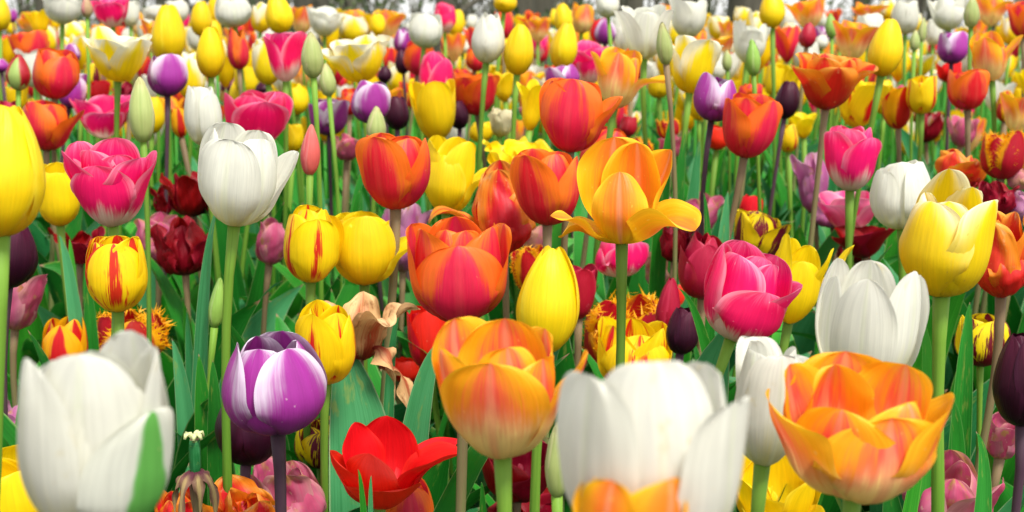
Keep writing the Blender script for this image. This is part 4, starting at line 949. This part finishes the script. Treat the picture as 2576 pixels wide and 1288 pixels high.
('OP','open',1812,85,147,72,'orange tulip behind the little green bud',dict(d=2.7)),
('Y','egg',1941,-18,72,66,'yellow egg tulip hanging over the top edge on a long stem',dict(d=2.3,rt=0.4,sx=0.0)),
('Y','open',1340,195,332,62,'loose yellow tulip just before the big rain specked red orange one',dict(d=1.75,rt=1.2)),
('YR','cup',1652,145,188,50,'small yellow and red tulip behind the tall olive bud',dict()),
('Y','cup',1655,185,248,54,'yellow tulip behind the brownish stem of the olive bud',dict(d=2.4)),
('FR','cup',1680,292,352,56,'red tulip with a golden fringe low among the leaves',dict(d=2.0)),
('OP','cup',1672,8,52,46,'small orange tulip between two white ones at the top',dict()),
('OP','gob',2032,-6,74,74,'orange and pink tulip at the top edge above a small red egg',dict()),
('CR','egg',2031,55,122,44,'small deep red egg tulip in the upper row',dict(d=2.5,rt=0.25,q=1.15)),
('BB','bud',2089,32,98,30,'green bud beside the orange and pink tulip',dict(d=2.4)),
('YW','cup',1987,52,132,46,'white and yellow tulip beside the small deep red egg',dict()),
('OP','gob',2145,45,152,84,'orange tulip with a yellow side petal beside the leaning golden egg',dict(rt=1.1)),
('W','cup',2186,33,102,70,'white tulip behind the leaning golden egg',dict(d=2.6)),
('Y','egg',2226,45,194,86,'leaning golden egg tulip on a bright green stem',dict(tilt=8,rt=0.3,rot=10,sx=0.0)),
('W','cup',2275,-2,88,68,'white tulip just behind the leaning golden egg at the top',dict(d=2.8)),
('OP','open',2180,4,52,76,'orange tulip near the sky behind the white ones',dict(d=3.3)),
('YW','cup',2231,-2,52,44,'cream tulip beside the orange one near the sky',dict(d=3.4)),
('W','gob',2383,-14,77,84,'round white tulip at the top edge above a purple one',dict(d=2.6,rt=0.85)),
('BG','bud',2442,-12,73,40,'large green bud at the top edge',dict(d=1.95)),
('OP','gob',2492,-6,67,62,'orange tulip with yellow base at the top edge beside the large green bud',dict()),
('RO','gob',2566,3,97,60,'red tulip cut by the edge in the top row',dict()),
('P','cup',2396,77,162,76,'purple tulip with a white side above the red cup, on a dark stem',dict(rt=0.8,rot=25,sx=0.0)),
('OP','open',2486,78,205,108,'pale orange tulip with one long petal reaching out near the edge',dict(stem='g',
   pet=[(-35,0.85,0,0.95,1.0,0),(35,0.9,0,0.7,1,1),(84,1.7,15,0.9,0.8,0),(150,0.95,0,1,1,1),(200,0.9,0,1,1,0),(-85,1.0,0,0.9,0.9,1)])),
('RO','cup',2430,168,277,98,'red cup tulip on a brown stem below the purple one',dict(rt=0.86,rot=15,d=1.8,sx=0.0)),
('OR','open',2080,125,278,158,'orange double tulip with many ragged curling petals',dict(n=11,rt=1.2,ruf=0.14,bend=50,lean=6)),
('K','egg',1979,202,300,62,'black tulip tilted beside the ragged orange double',dict(d=1.9,tilt=8,rt=0.4)),
('YR','open',2160,195,323,106,'yellow tulip with dark red streaks, petals parting',dict(rt=1.05)),
('YR','cup',2316,187,288,74,'neat yellow cup with a red side flame in the upper rows',dict(rt=0.86,rot=40,d=2.0)),
('FL','gob',2255,208,326,76,'red and orange flamed tulip between two yellow ones',dict(rt=0.9)),
('DR','wilt',2328,275,358,80,'dark crimson double tulip low below the neat yellow cup',dict(n=9)),
('OP','open',2560,232,336,90,'orange tulip cut by the edge above the red fringed one',dict(d=1.9)),
('BG','bud',2300,75,130,26,'thin green bud among white tulips',dict(d=2.2)),
('BG','bud',2320,43,108,20,'narrow green bud just behind the thin one',dict(d=2.5)),
('W','cup',2348,42,116,42,'pale greenish white tulip behind the purple one',dict(d=3.0)),
('Y','cup',1945,160,242,44,'yellow tulip behind the black one',dict(d=2.5)),
('OP','open',1976,172,228,66,'orange flower behind the black tilted tulip',dict(d=2.6)),
('W','cup',2065,87,126,36,'small white tulip beside the deep red egg',dict(d=3.0)),
('R','cup',2385,150,208,60,'red tulip hidden behind the dark stem of the purple one',dict(d=2.4)),
('FL','cup',2528,222,308,46,'red and yellow tulip near the edge under the pale orange one',dict(d=2.2)),
('YW','cup',2540,35,112,52,'yellow white tulip beside the red one at the edge',dict(d=3.0)),
('YW','open',2320,130,192,62,'yellow and white tulip with thin spread petals',dict(d=2.7)),
('YW','cup',2300,112,190,40,'yellow tulip with pale tips beside the thin green bud stem',dict(d=3.0)),
('R','cup',660,240,300,50,'scarlet tulip almost covered by the widest pink one',dict(d=2.1)),
('Y','cup',205,205,252,50,'yellow tulip low behind the leaning purple one',dict(d=2.6)),
('DR','wilt',330,205,262,60,'dark crimson flower under the dropping white petal',dict(d=2.3)),
('R','cup',250,200,260,50,'red tulip behind the pink one with spreading petals',dict(d=2.5)),
('CR','cup',30,250,330,56,'dark red flower at the edge over the big lemon egg',dict(d=2.0)),
('Y','cup',620,165,240,60,'yellow tulip between the small purple and the bright pink one',dict(d=2.6)),
('Y','cup',745,205,290,66,'yellow tulip under the bright pink one',dict(d=2.4)),
('Y','cup',1210,300,360,60,'yellow tulip low behind the brown stem of the spread orange red one',dict(d=2.2)),
('RO','cup',880,220,290,50,'orange red flower behind the full purple tulip',dict(d=2.3)),
('Y','open',2020,280,350,60,'yellow tulip beneath the black tilted one',dict(d=2.2)),
('FP','wilt',2420,290,372,60,'pale pink faded tulip behind the brown stem of the red cup',dict(d=2.1)),
('CR','cup',1580,290,345,46,'dark red tulip beside the big rain specked red orange one',dict(d=2.2)),
('FM','wilt',1590,390,450,60,'lilac faded tulip low behind the red one',dict(d=2.1)),
]
for t in T:
    tulip(*t[:7], **t[7])

# ------------------------------------------------------------------ the withered flower with hanging petals, and the bare seed pod
def hanging_petal(name, p, d0, L, W, mat, parent, seed):
    g = np.random.default_rng(seed)
    dv = np.array([math.cos(d0), math.sin(d0), 0.0])
    p = np.array(p, float)
    c1 = p + dv * L * 0.30 + [0, 0, L * 0.14]; c2 = p + dv * L * 0.50 + [0, 0, -L * 0.3]; e = p + dv * L * 0.40 + [0, 0, -L * 0.9]
    v, f, uv = leaf_sheet(p, c1, c2, e, W, dv * 0.6 + [0, 0, 0.8], fold=-0.5, twist=g.uniform(-1.6, 1.6), wave=0.7, nu=9, nv=20, seed=seed)
    return mesh(name, v, f, uv, mat, parent)

def withered():
    d = 1.16
    P = at(905, 905, d); gz = ground_z(P[0] - 0.01, P[1] + 0.02)
    G = np.array([P[0] - 0.01, P[1] + 0.02, gz])
    root = tag(empty('withered_tulip', G), 'withered tan and maroon tulip with petals hanging down beside the red flamed yellow one', 'tulip')
    rel = P - G
    top = rel + np.array([0.006, 0, 0.045])
    v, f, uv = tube(bez(np.zeros(3), rel * 0.4, rel * 0.8, rel, 12), 0.0034, 9)
    mesh('stem', v, f, uv, STEM['b'], root)
    head = empty('flower_head', rel, root)
    for i, (a, hs, bend, rt, ws) in enumerate([(-80, 0.9, 60, 1.0, 0.9), (-20, 1.0, 150, 1.1, 1.0), (35, 1.0, 120, 1.4, 0.95), (100, 1.0, 100, 1.5, 0.8), (180, 0.95, 60, 1.0, 0.9), (240, 0.9, 90, 1.1, 0.8)]):
        v, f, uv, fm = petal(0.021, 0.058, rt=rt, q=1.4, ws=ws, bend=bend, vb=0.45, hs=hs, ruf=0.3, nu=15, nv=24, seed=3000 + i, dent=0.35)
        o = mesh('petal', v, f, uv, MAT['WB'], head); o.rotation_euler = (0, 0, R_(a - 90))
    hp = hanging_petal('petal', (0.012, -0.012, 0.014), R_(-30), 0.052, 0.012, MAT['WB'], head, 3100)
    hp2 = hanging_petal('petal', (0.016, -0.006, -0.004), R_(-5), 0.062, 0.010, MAT['WB'], head, 3107)
    HEADS.append((920, 880, 62, 165, d))
withered()

def seed_pod():
    d = 0.96
    P = at(492, 1190, d); G = np.array([P[0], P[1] + 0.02, ground_z(P[0], P[1] + 0.02)])
    root = tag(empty('seed_pod', G), 'bare green seed pod with a cream three lobed tip over dried hanging petals', 'seed pod')
    rel = P - G
    v, f, uv = tube(bez(np.zeros(3), rel * 0.4, rel * 0.8, rel, 10), 0.0033, 9)
    mesh('stem', v, f, uv, STEM['b'], root)
    v, f, uv = tube([rel + [0, 0, z] for z in (0, 0.004, 0.012, 0.020, 0.024)], [0.0032, 0.0042, 0.0044, 0.0040, 0.0034], 6)
    mesh('pod', v, f, uv, LEAF[1], root)
    b = NB('pod_tip'); cream = b.finish((0.62, 0.66, 0.30), rough=0.6, trans=0.1)
    vs, fs, n0 = [], [], 0
    for i in range(3):
        a = i * 2.094 - 1.0
        dv = np.array([math.cos(a), math.sin(a), 0])
        s_ = np.array([-math.sin(a), math.cos(a), 0])
        for sg in (-1, 1):
            c = [rel + [0, 0, 0.0235], rel + dv * 0.003 + s_ * sg * 0.001 + [0, 0, 0.0275], rel + dv * 0.0055 + s_ * sg * 0.002 + [0, 0, 0.0275], rel + dv * 0.006 + s_ * sg * 0.0028 + [0, 0, 0.0245]]
            v, f, _ = tube(c, [0.0014, 0.0016, 0.0016, 0.001], 7)
            vs.append(v); fs += [tuple(int(k) + n0 for k in q) for q in f]; n0 += len(v)
    mesh('stigma', np.concatenate(vs), fs, None, cream, root)
    for i in range(8):
        hanging_petal('petal', rel + np.array([0, 0, 0.001]), i * 0.80 + 0.3, 0.030 + 0.006 * (i % 3), 0.0045, MAT['DP'], root, 3200 + i)
    HEADS.append((490, 1130, 24, 60, d)); HEADS.append((498, 1225, 42, 45, d))
seed_pod()

# ------------------------------------------------------------------ smaller tulips of the back rows
BACK = [('Y', 'egg', .16, 'yellow'), ('Y', 'open', .15, 'yellow'), ('YW', 'cup', .16, 'yellow and white'), ('W', 'cup', .17, 'white'), ('RO', 'open', .14, 'orange red'),
        ('OP', 'open', .17, 'orange'), ('PK', 'cup', .04, 'pink'), ('P', 'cup', .04, 'purple and white'), ('R', 'cup', .04, 'red')]
gb = np.random.default_rng(5)
pb = np.array([b[2] for b in BACK]); pb = pb / pb.sum()
placed = []
n_back = 0
for tries in range(3000):
    if n_back >= 70: break
    d = gb.uniform(2.3, 5.8)
    x = gb.uniform(-20, 2596)
    y = 18 + gb.random() ** 1.2 * (40 + 170 * max(0, (4.2 - d)) / 1.5)
    if any(abs(x - a) < 24 and abs(y - b_) < 22 for a, b_ in placed): continue
    # only where a gap is left in front
    if any(((x - cx) / hw) ** 2 + ((y + 20 - cy) / hh) ** 2 < 0.45 for cx, cy, hw, hh, hd_ in HEADS): continue
    V, F, _, nm = BACK[gb.choice(len(BACK), p=pb)]
    k = 0.055 if V == 'P' else 0.066
    h = k * F_PX / d
    placed.append((x, y)); n_back += 1
    tulip(V, F, x, y, y + h, h * gb.uniform(0.62, 0.8) * (0.85 if F == 'egg' else 1), 'small %s tulip, blurred among the back rows of the bed' % nm, group='%s tulips in the back rows' % nm, d=d, split=999)

# ------------------------------------------------------------------ leaves
gl = np.random.default_rng(9)

def try_leaf(root, G, d, maxz, tries=18, fine=True):
    best = None
    for t in range(tries):
        a = gl.uniform(0, 6.28)
        dv = np.array([math.cos(a), math.sin(a) * 0.8, 0])
        hgt = maxz * gl.uniform(0.62, 1.0) * (1 - 0.035 * t)
        reach = gl.uniform(0.04, 0.17)
        W = gl.uniform(0.020, 0.040)
        p0 = np.array([0, 0, 0.0]) + dv * 0.004
        p3 = dv * reach + np.array([0, 0, hgt])
        if gl.random() < 0.3: p3 = dv * (reach + 0.08) + np.array([0, 0, hgt * 0.86])
        p1 = dv * reach * 0.05 + np.array([0, 0, hgt * 0.4]); p2 = dv * reach * 0.35 + np.array([0, 0, hgt * 0.85])
        face = -dv * 0.8 + np.array([gl.normal(0, 0.6), gl.normal(0, 0.6), 0.35])
        v, f, uv = leaf_sheet(p0, p1, p2, p3, W, face, fold=gl.uniform(0.25, 0.6), twist=gl.normal(0, 0.9), wave=gl.uniform(0.05, 0.3), nu=7 if fine else 5, nv=20 if fine else 12, seed=int(gl.integers(1e9)))
        c = covers(v + G)
        if best is None or c < best[0]: best = (c, v, f, uv)
        if c < 3: break
    if best[0] > 6: return False
    mesh('leaf', best[1], best[2], best[3], LEAF[int(gl.choice(3, p=[.45, .3, .25]))], root)
    return True

for root, G, P, d, h, bx, bot in PLANTS:
    if d > 3.2: nl, fine = 2, False
    elif d > 2.2: nl, fine = 6, False
    elif d < 0.9: nl, fine = 2, True
    else: nl, fine = 6, True
    for i in range(nl):
        try_leaf(root, G, d, min((P[2] - G[2]) * 0.90, 0.52) * gl.uniform(0.72, 1.0), fine=fine)

# leaves the photograph shows plainly, on flowerless tulips of their own
def leaf_plant(label, blades, group=None):
    x0, y0, d0 = blades[0][2], blades[0][3], blades[0][4]
    B = at(x0, y0, d0)
    G = np.array([B[0], B[1] + 0.01, ground_z(B[0], B[1])])
    root = tag(empty('tulip_plant', G), label, 'tulip plant', group)
    for j, (tx, ty, bx, by, d, W, tw, lm) in enumerate(blades):
        Tp, Bp = at(tx, ty, d), at(bx, by, d)
        p3 = Tp - G; pb_ = Bp - G
        p0 = np.array([0, 0, 0.0])
        p1 = np.array([0, 0, pb_[2] * 0.5]) + pb_ * [0.6, 0.6, 0.1]
        p2 = pb_ + (p3 - pb_) * 0.35 + np.array([0, 0.0, 0.02])
        v, f, uv = leaf_sheet(p0, p1, p2, p3, W * d / F_PX / 2, np.array([gl.normal(0, 0.25), -1, 0.25]), fold=0.3, twist=tw, wave=0.12, nu=11, nv=30, seed=900 + j)
        mesh('leaf', v, f, uv, LEAF[lm], root)

leaf_plant('flowerless tulip whose wide grey green leaf arches before the scarlet petals', [(1118, 850, 985, 1060, 1.13, 92, 0.5, 1), (1010, 770, 940, 960, 1.2, 34, 0.6, 1)])
leaf_plant('flowerless tulip whose tall twisted leaf climbs between two white tulip stems', [(551, 508, 470, 800, 1.2, 60, 1.1, 1), (432, 852, 500, 1080, 1.2, 66, 0.4, 1)])
leaf_plant('flowerless tulip with two pointed leaves in front of the dusty pink flower', [(1770, 485, 1800, 640, 1.4, 30, 0.3, 0), (1832, 480, 1806, 660, 1.42, 48, -0.4, 1)])
leaf_plant('flowerless tulip with a long bright leaf slanting up under the widest orange tulip', [(2352, 1062, 2230, 1300, 0.9, 60, 0.2, 2), (2455, 1085, 2560, 1330, 1.0, 62, 0.3, 0), (2330, 1010, 2360, 1260, 1.05, 60, -0.3, 2)])
leaf_plant('flowerless tulip with narrow leaf tips poking up before the scarlet star', [(900, 1180, 935, 1330, 0.92, 28, 0.2, 2), (934, 1196, 925, 1330, 0.94, 24, 0.1, 1)])
leaf_plant('flowerless tulip with one blunt leaf tip before the dark crimson flower', [(1211, 1212, 1222, 1340, 0.95, 34, 0.0, 2)])
leaf_plant('flowerless tulip with three upright leaves beside the dried seed pod', [(535, 905, 545, 1130, 1.12, 60, -0.3, 0), (500, 890, 520, 1150, 1.16, 70, 0.3, 2), (470, 780, 480, 1000, 1.3, 46, 0.2, 1)])
leaf_plant('flowerless tulip with a leaf leaning outward behind the dusty pink edge flower', [(148, 590, 215, 760, 1.35, 48, 0.7, 1), (175, 600, 190, 760, 1.4, 40, -0.4, 2), (215, 680, 240, 860, 1.38, 46, -0.6, 0)])
leaf_plant('flowerless tulip with a broad arching leaf at the edge beside the huge white flower', [(112, 905, 10, 1040, 1.25, 70, 0.5, 2), (92, 1000, 40, 1130, 1.1, 30, 0.3, 1), (0, 1095, 60, 1250, 1.1, 80, 0.2, 0)])
leaf_plant('flowerless tulip with a slender leaf crossing the stem of the leaning pink flower', [(1704, 722, 1880, 930, 1.12, 44, 0.2, 2), (1740, 850, 1800, 1050, 1.3, 40, 0.3, 0)])
leaf_plant('flowerless tulip with bright leaves behind the thick stem of the ragged lemon flower', [(2440, 760, 2420, 980, 1.2, 60, 0.3, 0), (2320, 800, 2350, 1000, 1.15, 66, -0.4, 2), (2395, 1000, 2440, 1200, 1.15, 62, 0.3, 0)])
leaf_plant('flowerless tulip with tall bright leaves under the yellow white flower', [(1700, 255, 1640, 520, 1.55, 44, 0.3, 2), (1725, 330, 1690, 560, 1.6, 46, -0.2, 0), (1760, 350, 1740, 560, 1.7, 46, 0.3, 1)])
leaf_plant('flowerless tulip with a curved leaf beside the tall brown stem', [(925, 405, 850, 560, 1.55, 40, 0.5, 0), (905, 480, 870, 600, 1.5, 40, 0.3, 2)])

# flowerless tulips filling the bed between the flowers
m_ = 0
for tries in range(2200):
    if m_ >= 292: break
    y = gl.uniform(0.95, 3.8) if gl.random() < 0.45 else gl.uniform(1.7, 3.2); hw = (y + 0.2) * 0.39
    x = gl.uniform(-hw, hw)
    G = np.array([x, y, ground_z(x, y)])
    root = empty('tulip_plant', G)
    ok = 0
    for i in range(4):
        ok += try_leaf(root, G, y, gl.uniform(0.34, 0.58), tries=10, fine=y < 2)
    if not ok:
        bpy.data.objects.remove(root); continue
    tag(root, 'young tulip plant without a flower, only green leaves among its neighbours', 'tulip plant', 'flowerless tulip plants filling the bed')
    m_ += 1

# thin grass and weeds at the foot of the bed
def undergrowth():
    g = np.random.default_rng(21)
    n = 6500
    y = 0.75 + g.random(n) ** 1.3 * 6.5
    x = g.uniform(-1, 1, n) * (y * 0.5 + 0.2)
    vs, fs, n0 = [], [], 0
    for i in range(n):
        L = g.uniform(0.10, 0.30); w = g.uniform(0.0012, 0.0045)
        a = g.uniform(0, 6.28); dv = np.array([math.cos(a), math.sin(a), 0]); sd = np.array([-math.sin(a), math.cos(a), 0])
        b0 = np.array([x[i], y[i], ground_z(x[i], y[i]) - 0.005])
        r = g.uniform(0.2, 0.9) * L
        p = [b0, b0 + dv * r * 0.15 + [0, 0, L * 0.5], b0 + dv * r * 0.5 + [0, 0, L * 0.85], b0 + dv * r + [0, 0, L * 0.95]]
        for q, ww in zip(p, (1, 0.9, 0.6, 0.05)): vs += [q - sd * w * ww, q + sd * w * ww]
        for q in range(3): fs.append((n0 + 2*q, n0 + 2*q + 1, n0 + 2*q + 3, n0 + 2*q + 2))
        n0 += 8
    b = NB('grass_blade')
    gi = b.n.new('ShaderNodeNewGeometry').outputs['Random Per Island']
    col = b.mix(gi, (0.012, 0.07, 0.01), (0.05, 0.17, 0.03))
    col = b.mix(b.smooth(gi, 0.93, 0.96), col, (0.32, 0.36, 0.22))
    o = mesh('grass', vs, fs, None, b.finish(col, rough=0.5, trans=0.2))
    tag(o, 'thin grass and weeds growing between the tulip stems', 'grass', None, 'stuff')
undergrowth()

# the last rows of the bed, far back, melt into one mass
def far_rows():
    g = np.random.default_rng(33)
    vs, fs, us, fm, n0 = [], [], [], [], 0
    kinds = ['Y', 'YW', 'W', 'RO', 'OP', 'PK']
    for i in range(940):
        y = g.uniform(5.4, 8.6) if i < 300 else g.uniform(2.8, 5.4); x = g.uniform(-1, 1) * (y * 0.46)
        z = ground_z(x, y) + (g.uniform(0.42, 0.60) if i < 300 else g.uniform(0.42, 0.62))
        k = int(g.choice(6, p=[.27, .2, .2, .14, .14, .05]))
        H = g.uniform(0.055, 0.072)
        for j in range(5):
            v, f, uv, _ = petal(H * 0.36, H, rt=g.uniform(0.5, 1.3), tp=0.3, bend=g.uniform(0, 30), nu=5, nv=7, seed=9000 + i * 7 + j)
            v = rotz(v, j * 1.257 + g.uniform(0, 0.4)) + [x, y, z]
            vs.append(v); us.append(uv); fs += [tuple(int(a) + n0 for a in q) for q in f]; fm += [k] * len(f); n0 += len(v)
        v, f, uv = tube([[x, y, ground_z(x, y)], [x, y, z * 0.6], [x, y, z]], 0.003, 5)
        vs.append(v); us.append(uv); fs += [tuple(int(a) + n0 for a in q) for q in f]; fm += [6] * len(f); n0 += len(v)
    for i in range(3000):
        y = 2.6 + 6.2 * g.random() ** 1.2; x = g.uniform(-1, 1) * (y * 0.50)
        a = g.uniform(0, 6.28); dv = np.array([math.cos(a), math.sin(a) * 0.7, 0]); h = g.uniform(0.26, 0.46)
        p0 = np.array([x, y, ground_z(x, y)]); rch = g.uniform(0.03, 0.16)
        v, f, uv = leaf_sheet(p0, p0 + [0, 0, h * 0.4], p0 + dv * rch * 0.4 + [0, 0, h * 0.85], p0 + dv * rch + [0, 0, h], g.uniform(0.014, 0.03), -dv + [g.normal(0, 0.5), g.normal(0, 0.5), 0.3], fold=0.4, twist=g.normal(0, 0.8), nu=3, nv=7, seed=i)
        vs.append(v); us.append(uv); fs += [tuple(int(q) + n0 for q in r) for r in f]; fm += [7 + i % 3] * len(f); n0 += len(v)
    o = mesh('far_tulips', np.concatenate(vs), fs, np.concatenate(us), None, None, mats=[MAT[k] for k in kinds] + [LEAF[2]] + LEAF, fmat=fm)
    tag(o, 'dense far tulip rows and leaves melting into one colourful mass', 'tulips', None, 'stuff')
far_rows()
